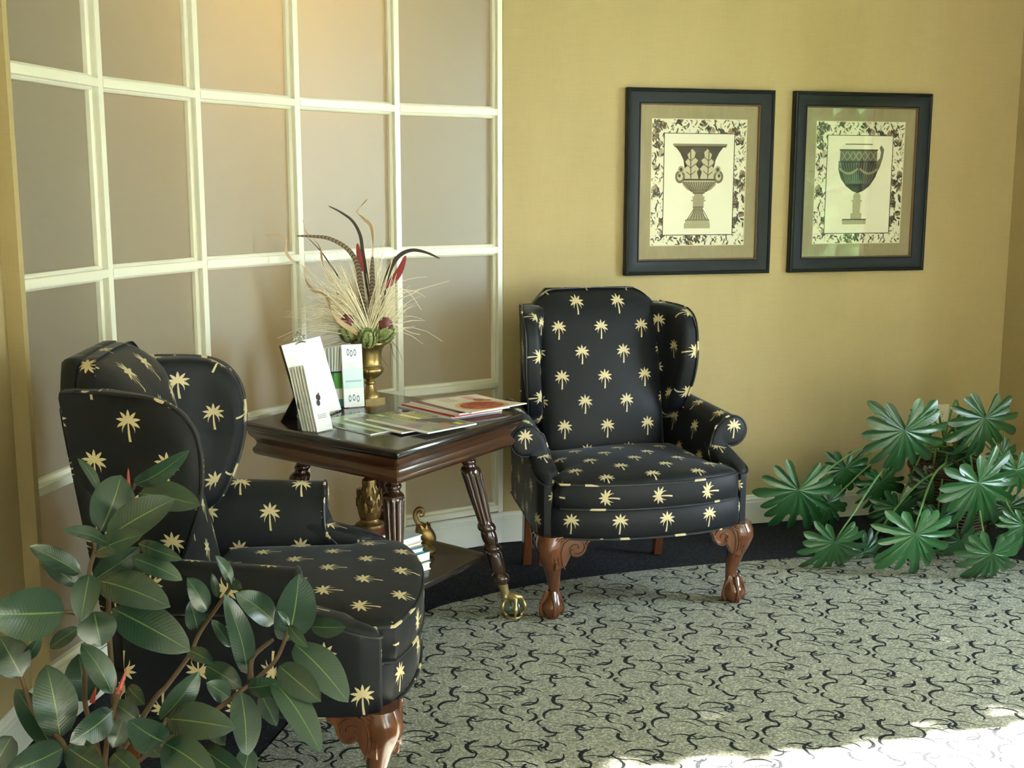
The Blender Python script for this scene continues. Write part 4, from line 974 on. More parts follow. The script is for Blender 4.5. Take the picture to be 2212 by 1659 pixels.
# ---------------------------------------------------------------- framed prints and outlet on the tan wall
def urn_print(kind):
    W,H=520,720; r=random.Random(4); im=canvas(W,H,(0.90,0.89,0.79)); ink=(0.045,0.045,0.04); mid=(0.20,0.19,0.15); pale=(0.70,0.68,0.56)
    # floral border: roses, leaves and sprigs
    def clear(x,y): return 0.135<x<0.865 and 0.09<y<0.885
    for k in range(1000):
        x,y=r.random(),r.random()
        if clear(x,y): continue
        a=r.random()*6.28; g=r.choice([ink,mid,mid,pale,(0.40,0.38,0.30)])
        s=r.uniform(0.008,0.026); ell(im,x,y,s,s*0.30,g,0.85,a,10)
    for k in range(90):
        x,y=r.random(),r.random()
        if clear(x,y): continue
        for q in range(6): ell(im,x+r.uniform(-.02,.02),y+r.uniform(-.016,.016),0.026,0.017,r.choice([mid,(0.60,0.45,0.35),pale,(0.35,0.33,0.26)]),0.8,r.random()*3,10)
        for q in range(3): ell(im,x+r.uniform(-.045,.045),y+r.uniform(-.03,.03),0.026,0.008,ink,0.9,r.random()*3,10)
    rect(im,0.125,0.08,0.877,0.892,ink); rect(im,0.133,0.0855,0.869,0.8865,(0.92,0.91,0.82))
    if kind==0:
        c=0.50; X=lambda x:(x-268)/627; Y=lambda y:1-(y-278)/877
        # bell of the krater with two acanthus leaves
        bell=[(410,447),(425,470),(455,510),(478,560),(486,620),(487,692),(683,692),(680,620),(690,560),(712,510),(740,470),(765,460)]
        poly(im,[(X(a),Y(b)) for a,b in bell],(0.075,0.075,0.065))
        rect(im,X(408),Y(462),X(766),Y(446),(0.50,0.46,0.34)); rect(im,X(415),Y(470),X(760),Y(464),ink)
        poly(im,[(X(a),Y(b)) for a,b in ((530,470),(640,470),(610,560),(580,600),(560,540))],(0.26,0.26,0.23),0.8)
        for sx in (-1,1):
            m=585+sx*62
            lf=[(m-sx*66,690),(m-sx*46,640),(m-sx*60,620),(m-sx*36,590),(m-sx*52,560),(m-sx*28,540),(m-sx*34,505),(m-sx*10,480),(m+sx*2,500),(m+sx*20,520),(m+sx*12,545),(m+sx*34,570),(m+sx*20,600),(m+sx*50,630),(m+sx*34,655),(m+sx*50,690)]
            lf=[(585+sx*(abs(a-585)),b) for a,b in lf]
            poly(im,[(X(a),Y(b)) for a,b in lf],(0.76,0.73,0.60)); stroke(im,[(X(m),Y(490)),(X(m-sx*4),Y(600)),(X(m-sx*6),Y(688))],0.006,(0.36,0.34,0.26))
            for b in (540,590,640): stroke(im,[(X(m-sx*4),Y(b+24)),(X(m-sx*36),Y(b-6))],0.003,mid); stroke(im,[(X(m-sx*4),Y(b+24)),(X(m+sx*26),Y(b))],0.003,mid)
            hx=585+sx*128
            ell(im,X(hx),Y(675),0.052,0.052,(0.42,0.39,0.29)); ell(im,X(hx),Y(675),0.030,0.030,(0.78,0.75,0.62)); ell(im,X(hx+sx*4),Y(668),0.014,0.014,mid)
            ell(im,X(hx-sx*6),Y(625),0.032,0.03,(0.66,0.63,0.50)); ell(im,X(hx-sx*6),Y(625),0.016,0.016,mid)
        rect(im,X(480),Y(702),X(690),Y(690),ink)
        bowl=[(470,706),(478,735),(505,765),(548,784),(622,784),(665,765),(694,735),(700,706)]
        poly(im,[(X(a),Y(b)) for a,b in bowl],(0.60,0.57,0.44))
        for k in range(13):
            a=478+k*17.5; stroke(im,[(X(a),Y(710)),(X(585+(a-585)*0.45),Y(780))],0.004,(0.24,0.22,0.17))
        for y0,y1,w in ((784,792,40),(792,812,30),(812,822,42),(822,836,38),(836,846,48),(846,884,36),(884,890,36)):
            rect(im,X(583-w),Y(y1),X(583+w),Y(y0),(0.62,0.59,0.47) if (y1-y0)>9 else (0.16,0.15,0.12))
        fl_=[(550,890),(545,925),(528,955),(505,974),(652,974),(632,955),(618,925),(612,890)]
        poly(im,[(X(a),Y(b)) for a,b in fl_],(0.60,0.57,0.44))
        for k in range(8): stroke(im,[(X(556+k*7.5),Y(895)),(X(512+k*20),Y(972))],0.003,(0.25,0.23,0.18))
        rect(im,X(497),Y(1000),X(660),Y(975),(0.66,0.63,0.50)); rect(im,X(497),Y(979),X(660),Y(975),ink); rect(im,X(490),Y(1036),X(664),Y(1000),(0.66,0.63,0.50))
    else:
        X=lambda x:(x-1372)/572; Y=lambda y:1-(y-312)/838
        body=[(1520,585),(1522,640),(1540,700),(1575,752),(1615,785),(1652,802),(1690,785),(1730,750),(1765,690),(1783,630),(1785,585)]
        poly(im,[(X(a),Y(b)) for a,b in body],(0.085,0.10,0.095))
        for k in range(15):
            a=1532+k*17.5; stroke(im,[(X(a),Y(592)),(X(1652+(a-1652)*0.62),Y(735))],0.0045,(0.42,0.44,0.36))
        for a0,a1 in ((1528,1648),(1660,1778)):
            stroke(im,[(X(a0+(a1-a0)*q/8),Y(632+34*math.sin(PI*q/8))) for q in range(9)],0.010,(0.60,0.57,0.44))
        rect(im,X(1530),Y(580),X(1770),Y(503),(0.30,0.32,0.27)); rect(im,X(1522),Y(590),X(1784),Y(580),ink); rect(im,X(1526),Y(509),X(1774),Y(500),ink)
        for k in range(6):
            a=1540+k*38; stroke(im,[(X(a),Y(575)),(X(a+34),Y(516))],0.004,(0.62,0.59,0.46)); stroke(im,[(X(a+34),Y(575)),(X(a),Y(516))],0.004,(0.62,0.59,0.46))
        poly(im,[(X(a),Y(b)) for a,b in ((1765,590),(1790,560),(1795,520),(1785,490),(1795,470),(1815,500),(1808,560),(1792,620),(1778,650))],(0.40,0.40,0.30))
        rect(im,X(1562),Y(468),X(1738),Y(462),mid)
        for y0,y1,w in ((802,815,18),(815,850,24),(850,862,34),(862,900,26),(900,940,24),(940,985,36)): rect(im,X(1650-w),Y(y1),X(1650+w),Y(y0),(0.66,0.63,0.50))
        rect(im,X(1560),Y(988),X(1716),Y(980),ink); rect(im,X(1560),Y(1018),X(1716),Y(988),(0.66,0.63,0.50))
    return im
M['mat']=None
t=NT('olive_mat_board'); co=t.coord(); n1=t.noise(14,4,t.mapping(co,(1,1,0.25),(0,0.7,0)),0.7,1.5); n2=t.noise(14,4,t.mapping(co,(1,1,0.25),(0,-0.6,0)),0.7,1.5)
t.set(t.mix(t.m('MAXIMUM',n1,n2),(0.20,0.165,0.085),(0.40,0.345,0.20)),0.7); M['mat']=t.mat
M['lip']=simple('gilt_lip',(0.16,0.085,0.03),0.35,vary=0.5,scale=200); M['cream']=simple('cream_bevel',(0.72,0.66,0.46),0.6)
ang=math.atan2(WV.y,WV.x)
def picture(t0,kind,label):
    w,h=0.654,0.762; zc=(1.8728+1.1105)/2
    p=CO+WV*(t0+w/2); o=tag(empty('framed_print',(p.x+NV.x*0.002,p.y+NV.y*0.002,zc),ang),label,'picture','pair of framed urn prints')
    # local: x along the wall, -y into the room, z up
    prof=[(0.0,0.0),(0.0,-0.026),(0.003,-0.031),(0.009,-0.033),(0.013,-0.031),(0.016,-0.027),(0.020,-0.027),(0.048,-0.018),(0.056,-0.016),(0.058,-0.018),(0.062,-0.018),(0.062,0.0)]
    mb=MB(); rings=[]
    for q,y in prof: rings.append([(-w/2+q,y,-h/2+q),(w/2-q,y,-h/2+q),(w/2-q,y,h/2-q),(-w/2+q,y,h/2-q)])
    loft(mb,rings,cap0=False,cap1=False); mb.obj('frame',M['blackframe'],o,smooth=20)
    mb=MB(); rings=[]
    for q,y in ((0.0618,-0.0175),(0.0635,-0.0175),(0.0665,-0.0125),(0.0665,-0.006)): rings.append([(-w/2+q,y,-h/2+q),(w/2-q,y,-h/2+q),(w/2-q,y,h/2-q),(-w/2+q,y,h/2-q)])
    loft(mb,rings,cap0=False,cap1=False); mb.obj('inner_lip',M['lip'],o,smooth=20)
    ow,oh=w/2-0.060,h/2-0.060; m1=(0.054,0.060)
    iw,ih=ow-m1[0],oh-m1[1]
    mb=MB(); rings=[[(-a,y,-b),(a,y,-b),(a,y,b),(-a,y,b)] for a,b,y in ((ow,oh,-0.004),(ow,oh,-0.007),(iw,ih,-0.007))]
    loft(mb,rings,cap0=True,cap1=False); mb.obj('mat_board',M['mat'],o,smooth=0)
    mb=MB(); rings=[[(-a,y,-b),(a,y,-b),(a,y,b),(-a,y,b)] for a,b,y in ((iw,ih,-0.0070),(iw-0.003,ih-0.003,-0.0055))]
    loft(mb,rings,cap0=False,cap1=False); mb.obj('mat_bevel',M['cream'],o,smooth=0)
    mb=MB(); a,b=iw-0.002,ih-0.002; mb.add([(-a,-0.0050,-b),(a,-0.0050,-b),(a,-0.0050,b),(-a,-0.0050,b)],[(0,1,2,3)],[[(0,0),(1,0),(1,1),(0,1)]])
    mb.obj('print',mat_image(['krater_print','ewer_print'][kind],urn_print(kind),0.6),o,smooth=0)
    mb=MB(); mb.box((0,-0.0095,0),(2*ow,0.002,2*oh)); mb.obj('glazing',M['picglass'],o,smooth=0)
    return o
picture(0.524,0,'black framed print of a wide-mouthed urn with two acanthus leaves')
picture(1.2695,1,'black framed print of a fluted urn-shaped jug, right of the other')
# duplex outlet
p=CO+WV*2.080
ot=tag(empty('wall_outlet',(p.x,p.y,0.436),ang),'ivory duplex electric outlet low on the tan wall','outlet')
M['ivory']=simple('ivory_plastic',(0.74,0.70,0.54),0.35,vary=0.02)
mb=MB(); loft(mb,[[(-a,y,-b),(a,y,-b),(a,y,b),(-a,y,b)] for a,b,y in ((0.035,0.0575,0.0),(0.035,0.0575,-0.003),(0.033,0.0555,-0.0055))],cap0=False); mb.obj('cover_plate',M['ivory'],ot,smooth=20)
M['slot']=simple('dark_slot',(0.03,0.028,0.022),0.6)
for zc in (0.0195,-0.0195):
    mb=MB(); O=[(0.0165*math.cos(a)*1.0,0.0145*math.sin(a)) for a in [2*PI*k/20 for k in range(20)]]
    loft(mb,[[(x*k,y,zc+q*k) for x,q in O] for k,y in ((1.0,-0.005),(1.0,-0.0068),(0.95,-0.0072))],cap0=False); rc=mb.obj('receptacle',M['ivory'],ot,smooth=30)
    for x,hh in ((-0.0062,0.007),(0.0062,0.0055)):
        mb=MB(); mb.box((x,-0.0072,zc+0.003),(0.002,0.001,hh)); mb.obj('slot',M['slot'],rc,smooth=0)
    mb=MB(); mb.box((0,-0.0072,zc-0.007),(0.0045,0.001,0.0045)); mb.obj('slot',M['slot'],rc,smooth=0)
mb=MB(); mb.box((0,-0.0062,0),(0.006,0.0016,0.006)); mb.obj('screw',M['silver'],ot,smooth=0)
RUBBER=[(-0.71, 2.16, 0.919, -0.587, 2.1, 0.998, 0.0388, 25),
(-0.707, 2.17, 0.899, -0.577, 2.12, 0.889, 0.0613, -10),
(-0.765, 2.12, 0.839, -0.741, 2.18, 0.932, 0.0838, 10),
(-0.74, 2.08, 0.84, -0.618, 2.1, 0.907, 0.0688, -15),
(-0.768, 2.09, 0.808, -0.66, 2.05, 0.856, 0.0466, -20),
(-0.732, 2.07, 0.829, -0.796, 2.02, 0.872, 0.0337, 35),
(-0.784, 2.18, 0.9, -0.829, 2.2, 0.96, 0.0209, 20),
(-0.792, 2.08, 0.771, -0.87, 2.05, 0.832, 0.0412, 15),
(-0.816, 2.13, 0.731, -0.879, 2.12, 0.785, 0.035, 0),
(-0.794, 2.15, 0.735, -0.708, 2.17, 0.793, 0.0505, 10),
(-0.702, 2.14, 0.81, -0.609, 2.1, 0.791, 0.0312, 15),
(-0.713, 2.13, 0.786, -0.617, 2.12, 0.745, 0.0405, -10),
(-0.764, 2.09, 0.755, -0.618, 2.04, 0.722, 0.0698, -12),
(-0.764, 2.05, 0.781, -0.762, 1.99, 0.713, 0.049, 10),
(-0.744, 2.1, 0.697, -0.591, 2.06, 0.63, 0.0811, -5),
(-0.771, 2.08, 0.698, -0.754, 2.06, 0.638, 0.07, 8),
(-0.802, 2.02, 0.719, -0.896, 1.92, 0.753, 0.0939, -10),
(-0.869, 1.98, 0.614, -0.912, 2.0, 0.681, 0.0638, 0),
(-0.875, 2.0, 0.632, -0.838, 2.0, 0.683, 0.0243, 20),
(-0.817, 2.12, 0.651, -0.874, 2.12, 0.611, 0.0312, 10),
(-0.808, 1.98, 0.498, -0.841, 2.02, 0.62, 0.0763, 5),
(-0.827, 1.99, 0.474, -0.904, 2.03, 0.57, 0.0523, 12),
(-0.732, 2.04, 0.555, -0.791, 2.06, 0.644, 0.048, 15),
(-0.819, 2.14, 0.494, -0.836, 2.16, 0.583, 0.0708, 0),
(-0.708, 1.97, 0.554, -0.76, 1.9, 0.529, 0.0537, -15),
(-0.622, 1.98, 0.49, -0.664, 1.92, 0.561, 0.0591, -20),
(-0.653, 2.06, 0.495, -0.588, 2.1, 0.573, 0.0505, 15),
(-0.635, 2.04, 0.507, -0.497, 1.99, 0.512, 0.0681, -8),
(-0.716, 2.08, 0.551, -0.67, 2.03, 0.538, 0.0303, 20),
(-0.55, 2.22, 0.702, -0.574, 2.2, 0.767, 0.0287, 25),
(-0.548, 2.22, 0.704, -0.52, 2.18, 0.707, 0.0229, 25),
(-0.584, 2.24, 0.669, -0.593, 2.24, 0.718, 0.0163, 0),
(-0.601, 2.22, 0.649, -0.626, 2.18, 0.729, 0.0458, 15),
(-0.626, 2.24, 0.601, -0.634, 2.22, 0.667, 0.0425, 0),
(-0.516, 2.18, 0.534, -0.544, 2.14, 0.711, 0.0505, 10),
(-0.463, 2.2, 0.631, -0.528, 2.16, 0.706, 0.0567, 12),
(-0.435, 2.17, 0.604, -0.404, 2.15, 0.748, 0.0842, 8),
(-0.42, 2.12, 0.655, -0.378, 2.08, 0.628, 0.0237, 30),
(-0.42, 2.12, 0.653, -0.437, 2.1, 0.692, 0.0146, 20),
(-0.393, 2.2, 0.623, -0.318, 2.16, 0.638, 0.0416, 20),
(-0.42, 2.17, 0.599, -0.309, 2.1, 0.511, 0.0722, -10),
(-0.441, 2.12, 0.575, -0.353, 2.06, 0.53, 0.0562, 10),
(-0.45, 2.1, 0.556, -0.348, 2.01, 0.454, 0.0588, -12),
(-0.504, 2.12, 0.531, -0.431, 2.08, 0.559, 0.0419, 15),
(-0.511, 2.1, 0.532, -0.486, 2.02, 0.441, 0.0589, -8),
(-0.54, 2.13, 0.506, -0.575, 2.1, 0.55, 0.0403, 10),
(-0.601, 2.2, 0.542, -0.528, 2.18, 0.505, 0.0474, 0),
(-0.629, 2.18, 0.583, -0.572, 2.14, 0.571, 0.0318, -10),
(-0.552, 2.2, 0.581, -0.587, 2.2, 0.637, 0.0267, 10),
(-0.487, 2.16, 0.501, -0.452, 2.13, 0.449, 0.0353, 5),
(-0.793, 1.95, 0.493, -0.86, 1.86, 0.492, 0.0627, -10),
(-0.781, 1.94, 0.501, -0.685, 1.86, 0.495, 0.056, 8),
(-0.619, 1.97, 0.493, -0.506, 1.89, 0.465, 0.0602, -8),
(-0.566, 2.02, 0.459, -0.465, 1.95, 0.433, 0.0447, 12),
(-0.708, 1.96, 0.478, -0.637, 1.9, 0.46, 0.0401, 0),
(-0.585, 1.95, 0.418, -0.621, 1.97, 0.496, 0.0442, 10),
(-0.702, 2.0, 0.523, -0.712, 1.97, 0.484, 0.0396, 0),
(-0.695, 2.02, 0.506, -0.631, 1.98, 0.462, 0.0451, 10),
(-0.486, 2.04, 0.449, -0.488, 1.98, 0.413, 0.0418, 0),
(-0.89, 1.97, 0.507, -0.914, 1.92, 0.457, 0.0506, 0),
(-0.585, 2.1, 0.488, -0.535, 2.06, 0.445, 0.0397, 5),
(-0.704, 2.09, 0.48, -0.754, 2.1, 0.512, 0.0399, 0)]
RSTEMS=[[(-0.725, 1.96, 0.451), (-0.734, 2.02, 0.502), (-0.713, 2.03, 0.567)],
[(-0.734, 1.97, 0.449), (-0.777, 2.06, 0.463), (-0.802, 2.09, 0.517), (-0.797, 2.1, 0.627), (-0.784, 2.1, 0.76), (-0.766, 2.09, 0.814), (-0.769, 2.09, 0.833)],
[(-0.71, 2.0, 0.438), (-0.766, 2.14, 0.547), (-0.772, 2.16, 0.684), (-0.757, 2.17, 0.816), (-0.73, 2.18, 0.888), (-0.712, 2.17, 0.917)],
[(-0.725, 2.0, 0.434), (-0.685, 2.12, 0.503), (-0.672, 2.17, 0.513), (-0.638, 2.21, 0.558), (-0.621, 2.24, 0.597), (-0.574, 2.24, 0.664), (-0.55, 2.23, 0.7)],
[(-0.693, 1.99, 0.435), (-0.635, 2.02, 0.471), (-0.554, 2.1, 0.5), (-0.508, 2.12, 0.531), (-0.479, 2.13, 0.553), (-0.449, 2.14, 0.583), (-0.421, 2.13, 0.649)],
[(-0.501, 2.14, 0.535), (-0.505, 2.18, 0.567), (-0.464, 2.18, 0.604)],
[(-0.735, 1.95, 0.46), (-0.78, 1.95, 0.479), (-0.803, 1.97, 0.499), (-0.857, 2.0, 0.531), (-0.875, 1.99, 0.611)],
[(-0.787, 2.09, 0.663), (-0.796, 2.06, 0.701), (-0.806, 2.03, 0.716)],
[(-0.693, 1.99, 0.435), (-0.651, 2.0, 0.469), (-0.638, 2.05, 0.503)]]
RBUDS=[((-0.717, 2.03, 0.561), (-0.703, 2.04, 0.604)), ((-0.729, 2.18, 0.892), (-0.727, 2.18, 0.945)), ((-0.764, 2.09, 0.833), (-0.761, 2.09, 0.858)), ((-0.582, 1.99, 0.48), (-0.556, 2.0, 0.469)), ((-0.785, 2.08, 0.521), (-0.776, 2.08, 0.551))]
PHILO=[(1.527, 4.5, 0.539, -0.118, 0.0, -0.993, 0.182, 20),
(1.886, 4.62, 0.564, 0.15, 0.0, -0.989, 0.156, 15),
(1.796, 4.42, 0.35, 0.148, 0.0, -0.989, 0.179, 15),
(1.155, 4.62, 0.269, -0.216, 0.0, -0.976, 0.179, 25),
(1.522, 4.3, 0.181, 0.022, 0.0, -1.0, 0.166, 22),
(1.242, 4.38, 0.125, -0.04, 0.0, -0.999, 0.143, 40),
(1.404, 4.85, 0.304, -0.039, 0.0, -0.999, 0.119, 20),
(1.55, 4.82, 0.255, 0.217, 0.0, -0.976, 0.118, 25),
(1.734, 4.72, 0.262, -0.604, 0.0, -0.797, 0.107, 20),
(1.728, 4.62, 0.155, 0.142, 0.0, -0.99, 0.114, 20),
(1.802, 4.27, 0.114, -0.018, 0.0, -1.0, 0.139, 35),
(1.972, 4.5, 0.382, 0.235, 0.0, -0.972, 0.111, 20),
(1.954, 4.36, 0.2, 0.154, 0.0, -0.988, 0.113, 20),
(1.665, 4.72, 0.523, 0.985, 0.0, -0.175, 0.073, 10),
(1.906, 4.85, 0.491, -0.023, 0.0, -1.0, 0.069, 20),
(1.412, 4.56, 0.028, 0.518, 0.0, -0.856, 0.118, 35),
(1.814, 4.6, 0.064, 0.226, 0.0, -0.974, 0.107, 30),
(1.838, 4.75, 0.389, 0.385, 0.0, -0.923, 0.093, 25),
(2.018, 4.75, 0.389, 0.534, 0.0, -0.845, 0.088, 15),
(1.323, 4.8, 0.166, 0.517, 0.0, -0.856, 0.112, 25),
(1.596, 4.74, 0.164, -0.117, 0.0, -0.993, 0.117, 25),
(2.035, 4.7, 0.175, -0.102, 0.0, -0.995, 0.104, 20)]
# ---------------------------------------------------------------- plants
FACE=Vector((0.40,-0.84,0.36)).normalized()      # the side the leaves turn to, away from the walls
def ellipse_leaf(P0,P1,w,roll,fold=0.16,droop=0.10,nl=12,nw=8,seed=0):
    P0,P1=Vector(P0),Vector(P1); a=P1-P0; L=a.length; a.normalize()
    r=random.Random(seed)
    n=(FACE-a*FACE.dot(a)).normalized(); n=Matrix.Rotation(math.radians(roll),3,a)@n; s=a.cross(n).normalized()
    bend=r.uniform(0.4,1.3)*droop*L; v=[];uv=[];f=[];fu=[]
    wav=r.uniform(0,6)
    for i in range(nl+1):
        t=i/nl
        hw=w*0.5*(math.sin(PI*min(1,0.02+0.98*t)**0.92))**0.62 if 0<t<1 else 0.0006
        if t>0.9: hw*=1-0.5*((t-0.9)/0.1)**2
        c=P0+a*(L*t)+n*(bend*(math.sin(PI*t)-0.0))
        for j in range(nw+1):
            q=2*j/nw-1
            v.append(c+s*(hw*q)+n*(fold*hw*abs(q)**1.3+0.03*w*math.sin(7*t+wav)*q*q)); uv.append((t,q))
    for i in range(nl):
        for j in range(nw):
            k=i*(nw+1)+j; q=(k,k+1,k+nw+2,k+nw+1); f.append(q); fu.append([uv[x] for x in q])
    return v,f,fu
rp=tag(empty('rubber_plant',(-0.78,1.98,0.0)),'potted rubber plant with broad glossy dark leaves in the left foreground','plant')
off=Vector(rp.location)
sub=lambda p:(p[0]-off.x,p[1]-off.y,p[2]-off.z)
for k,(a,b,c,d,e,g,w,roll) in enumerate(RUBBER):
    v,f,fu=ellipse_leaf(sub((a,b,c)),sub((d,e,g)),w,roll,seed=k)
    o=MB().add(v,f,fu).obj('leaf',M['rubber'],rp,smooth=80)
mb=None
for k,s_ in enumerate(RSTEMS):
    pts=smoothpath([sub(p) for p in s_],6)
    if k in (0,1,2,3,4,6,8):
        base=Vector((0.02*math.cos(k*1.1),0.02*math.sin(k*1.1),0.33)); first=Vector(pts[0]); pts=[base]+smoothpath([base,base.lerp(first,0.5)+Vector((0,0,0.02)),first],4)[1:-1]+pts
    mb=MB(); tube(mb,pts,lambda t:0.0062-0.0026*t,8); mb.obj('stem',M['twig'],rp,smooth=60)
for a,b in RBUDS:
    mb=MB(); tube(mb,smoothpath([sub(a),sub(tuple((x+y)/2 for x,y in zip(a,b))),sub(b)],4),lambda t:0.0052*(1-t)**0.7+0.0004,8); mb.obj('leaf_sheath',M['bud'],rp)
M['pot']=simple('dark_pot',(0.06,0.05,0.045),0.6,vary=0.2); M['soil']=simple('potting_soil',(0.03,0.02,0.014),0.95,vary=0.6,scale=90)
mb=MB(); lathe(mb,[(0.10,0.0),(0.105,0.005),(0.14,0.28),(0.155,0.285),(0.158,0.335),(0.150,0.34),(0.142,0.335),(0.138,0.30)],36); mb.obj('pot',M['pot'],rp)
mb=MB(); lathe(mb,[(0.137,0.30),(0.137,0.315),(0.06,0.325),(0.001,0.328)],28); mb.obj('soil',M['soil'],rp)

def lobed_leaf(P,T,R,tilt,seed):
    FACE=Vector((0.15,-0.90,0.40)); r=random.Random(seed); P,T=Vector(P),Vector(T).normalized()
    n=(FACE-T*FACE.dot(T)).normalized(); sd=T.cross(n).normalized()
    n=Matrix.Rotation(-math.radians(tilt),3,sd)@n; T=Matrix.Rotation(-math.radians(tilt),3,sd)@T
    T=Matrix.Rotation(math.radians(r.uniform(-12,12)),3,n)@T; sd=T.cross(n).normalized()
    angs=[0]+[s*a for s in (1,-1) for a in (21,42,63,84,106,129,152)]
    angs=sorted(angs); out=[]
    for i,A in enumerate(angs):
        a=math.radians(A+r.uniform(-6,6)); ln=R*(0.86+0.16*math.cos(math.radians(A))-(0.10 if abs(A)>145 else 0))*r.uniform(0.82,1.10)
        hw=R*0.096*r.uniform(0.78,1.22); bend=r.uniform(-0.12,0.12)
        vl=0.40 if 0<i else 0.12
        if i==0: out.append((0.10*R*math.cos(math.radians(-178)),0.10*R*math.sin(math.radians(-178)),0.1,1.0,a))
        else:
            am=(a+prev)/2; q=R*(0.43+0.10*math.cos(am)); out.append((q*math.cos(am),q*math.sin(am),0.4,1.0,a))
        for t,h,sg in ((0.60,0.84,-1),(0.74,1.0,-1),(0.88,0.88,-1),(0.96,0.50,-1),(1.0,0.0,0),(0.96,0.50,1),(0.88,0.88,1),(0.74,1.0,1),(0.60,0.84,1)):
            x=ln*t; y=sg*hw*h+bend*ln*max(0,t-0.5)
            out.append((x*math.cos(a)-y*math.sin(a),x*math.sin(a)+y*math.cos(a),t,sg*h,a))
        prev=a
    out.append((0.10*R*math.cos(math.radians(178)),0.10*R*math.sin(math.radians(178)),0.1,1.0,prev))
    rings=[0.0,0.25,0.5,0.75,0.9,1.0]; m=len(out); v=[];uv=[];f=[];fu=[]
    cup=r.uniform(0.10,0.28); tw=r.uniform(-0.15,0.15)
    for s in rings:
        for x,y,t,h,a in out:
            X,Y=x*s,y*s; q=math.hypot(X,Y)/R
            z=-cup*R*q*q+0.035*R*abs(h)*s*(0.4 if s<0.4 else 1)+tw*X*Y/R-0.05*R*max(0,q-0.75)*3
            w=P+T*X+sd*Y+n*z
            if w.z<0.006: w.z=0.006+0.004*abs(h)
            v.append(w); uv.append((s*t,h if s>0.05 else 0.5))
    for i in range(len(rings)-1):
        for j in range(m-1):
            q=(i*m+j,i*m+j+1,(i+1)*m+j+1,(i+1)*m+j)
            if i==0: q=(j,m+j+1,m+j)
            f.append(q); fu.append([uv[k] for k in q])
    return v,f,fu
pp=tag(empty('philodendron',(1.86,4.84,0.0)),'sprawling split-leaf philodendron in a brown basket by the right corner','plant')
off=Vector(pp.location)
crown=Vector((0.0,0.0,0.36))
for k,(a,b,c,d,e,g,R,tilt) in enumerate(PHILO):
    P=Vector((a-off.x,b-off.y,c)); v,f,fu=lobed_leaf(P,(d,e,g),R*1.18,tilt*0.35,k+20)
    MB().add(v,f,fu).obj('leaf',M['philo'],pp,smooth=70)
    rr=random.Random(k); st=crown+Vector((rr.uniform(-.06,.06),rr.uniform(-.06,.06),rr.uniform(-.04,.05)))
    mid=st.lerp(P,0.5)+Vector((0,0.02,0.06+0.10*rr.random())); mid.z=max(mid.z,0.05)
    T=Vector((d,e,g)); bk=P-FACE*0.02
    mb=MB(); tube(mb,smoothpath([st,mid,bk.lerp(mid,0.25),P-FACE*0.003],8),lambda t:0.0052-0.0022*t,7); mb.obj('petiole',M['petiole'],pp)
t=NT('brown_wicker'); co=t.coord(); wz=t.n('ShaderNodeTexWave'); wz.bands_direction='Z'; wz.inputs['Scale'].default_value=22; wz.inputs['Distortion'].default_value=3; t.l(co,wz.inputs['Vector'])
t.set(t.mix(wz.outputs['Fac'],(0.03,0.016,0.009),(0.13,0.07,0.035)),0.7).bump(wz.outputs['Fac'],0.8,0.006); M['wicker']=t.mat
mb=MB(); lathe(mb,[(0.12,0.0),(0.13,0.006),(0.165,0.20),(0.178,0.30),(0.186,0.312),(0.184,0.330),(0.174,0.334),(0.166,0.32),(0.160,0.27)],40); mb.obj('basket',M['wicker'],pp)
mb=MB(); rg=random.Random(2)
for k in range(5):   # wound rim
    tube(mb,[Vector(((0.178+0.006*math.sin(9*q+k*1.3))*math.cos(q),(0.178+0.006*math.sin(9*q+k*1.3))*math.sin(q),0.318+0.012*math.cos(9*q+k*1.3))) for q in [2*PI*i/72 for i in range(72)]],0.005,5,True)
mb.obj('wound_rim',M['wicker'],pp)
mb=MB(); lathe(mb,[(0.162,0.28),(0.160,0.295),(0.08,0.31),(0.001,0.315)],28); mb.obj('soil',M['soil'],pp)
mb=MB()
for k in range(26):
    a=rg.uniform(0,6.28); q=rg.uniform(0.03,0.15); p=Vector((q*math.cos(a),q*math.sin(a),0.31)); d=Vector((rg.uniform(-.1,.1),rg.uniform(-.1,.1),rg.uniform(.01,.06)))
    tube(mb,smoothpath([p,p+d*0.5+Vector((0,0,0.03)),p+d],5),0.0028,5)
o=mb.obj('dry_roots',M['twig'],pp); o['kind']='stuff'

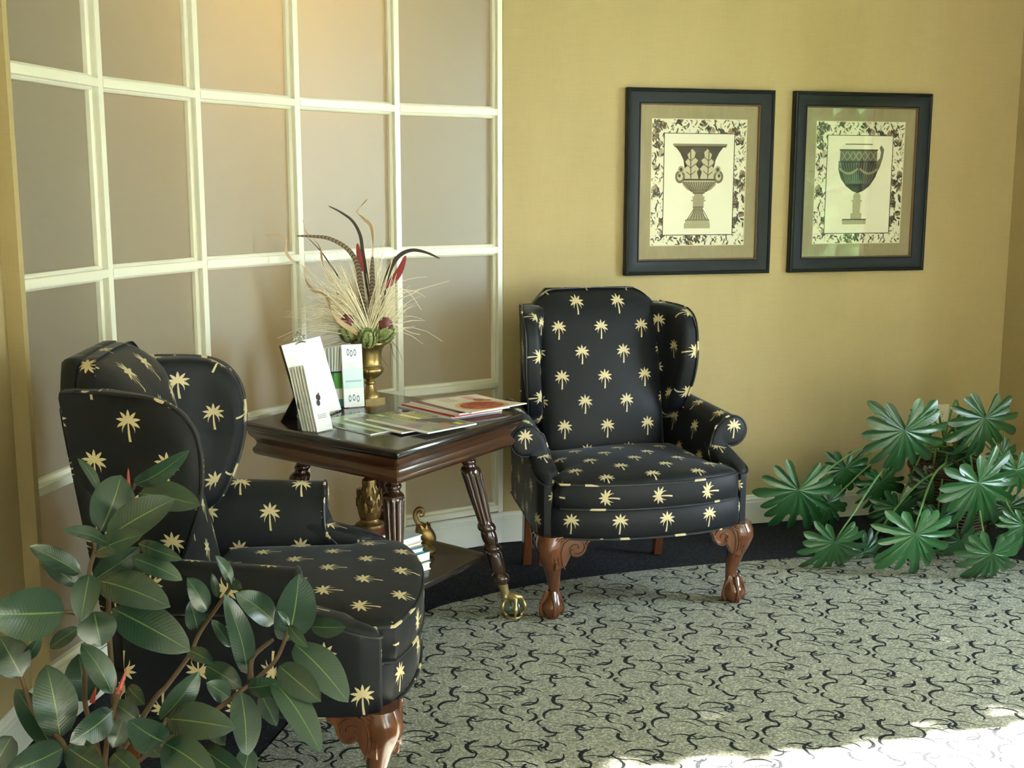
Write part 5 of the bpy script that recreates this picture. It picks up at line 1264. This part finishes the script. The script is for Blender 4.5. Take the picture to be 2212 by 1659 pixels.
# ---------------------------------------------------------------- outside the windows
M['grass']=simple('lawn',(0.10,0.16,0.05),0.95,vary=0.3,scale=3)
g=MB(); a=on_window_wall(-4,0.2); b=on_window_wall(12,0.2); c=on_window_wall(12,16); d=on_window_wall(-4,16)
g.add([(p.x,p.y,-0.15) for p in (a,b,c,d)],[(3,2,1,0)]); tag(g.obj('lawn',M['grass'],smooth=0),'lawn outside the right windows','lawn',None,'structure')
M['foliage']=mat_leaf('shrub_leaf',(0.03,0.09,0.02),(0.08,0.20,0.05),(0.10,0.20,0.06),0.4,8,0.3)
def shrub(t_,out_,h,rad,label,seed):
    p=on_window_wall(t_,out_); root=tag(empty('garden_shrub',(p.x,p.y,-0.15)),label,'shrub')
    mb=MB(); tube(mb,[(0,0,0),(0.02,0,h*0.4),(0,0.02,h*0.85)],lambda t:0.05-0.035*t,8); mb.obj('trunk',M['twig'],root)
    r=random.Random(seed); v=[];f=[];fu=[]
    for k in range(26000 if rad<1 else 5000):
        z=r.random(); a=r.uniform(0,6.283); q=rad*(0.8+0.2*math.sin(PI*(0.12+0.8*z)))*math.sqrt(r.uniform(0.05,1)); c=Vector((q*math.cos(a),q*math.sin(a),0.1+h*z))
        d=Vector((r.gauss(0,1),r.gauss(0,1),r.gauss(0,0.7))).normalized()*r.uniform(0.09,0.14)*(1 if rad<1 else 3.5); s=d.orthogonal().normalized()*(0.034 if rad<1 else 0.12); b=len(v)
        v+=[c-d*0.5,c+s,c+d*0.5,c-s]; f.append((b,b+1,b+2,b+3)); fu.append([(0,0.5),(0.5,1),(1,0.5),(0.5,-1)])
    o=MB().add(v,f,fu).obj('foliage',M['foliage'],root,smooth=0); o['kind']='stuff'
shrub(1.475,1.7,4.6,0.57,'tall dense evergreen shrub added outside the narrow window to block the sun',1)  # unseen shrub, added to block the sun and trim the sunlit floor patch
for k,(t_,o_,h_,r_) in enumerate(((10.0,4.7,3.6,1.5),(13.6,7.0,4.6,1.9),(17.8,9.6,5.4,2.2))):
    shrub(t_,o_,h_,r_,['nearest round tree along the lawn outside the windows','middle round tree along the lawn outside the windows','farthest round tree along the lawn outside the windows'][k],k+2)
# lamp lighting the room behind the frosted partition
ld=bpy.data.lights.new('back_room_lamp','POINT'); lo=bpy.data.objects.new('back_room_lamp',ld); C.objects.link(lo); lo.location=(-1.55,4.80,2.45)
ld.energy=32; ld.color=(1.0,0.58,0.24); ld.shadow_soft_size=0.12
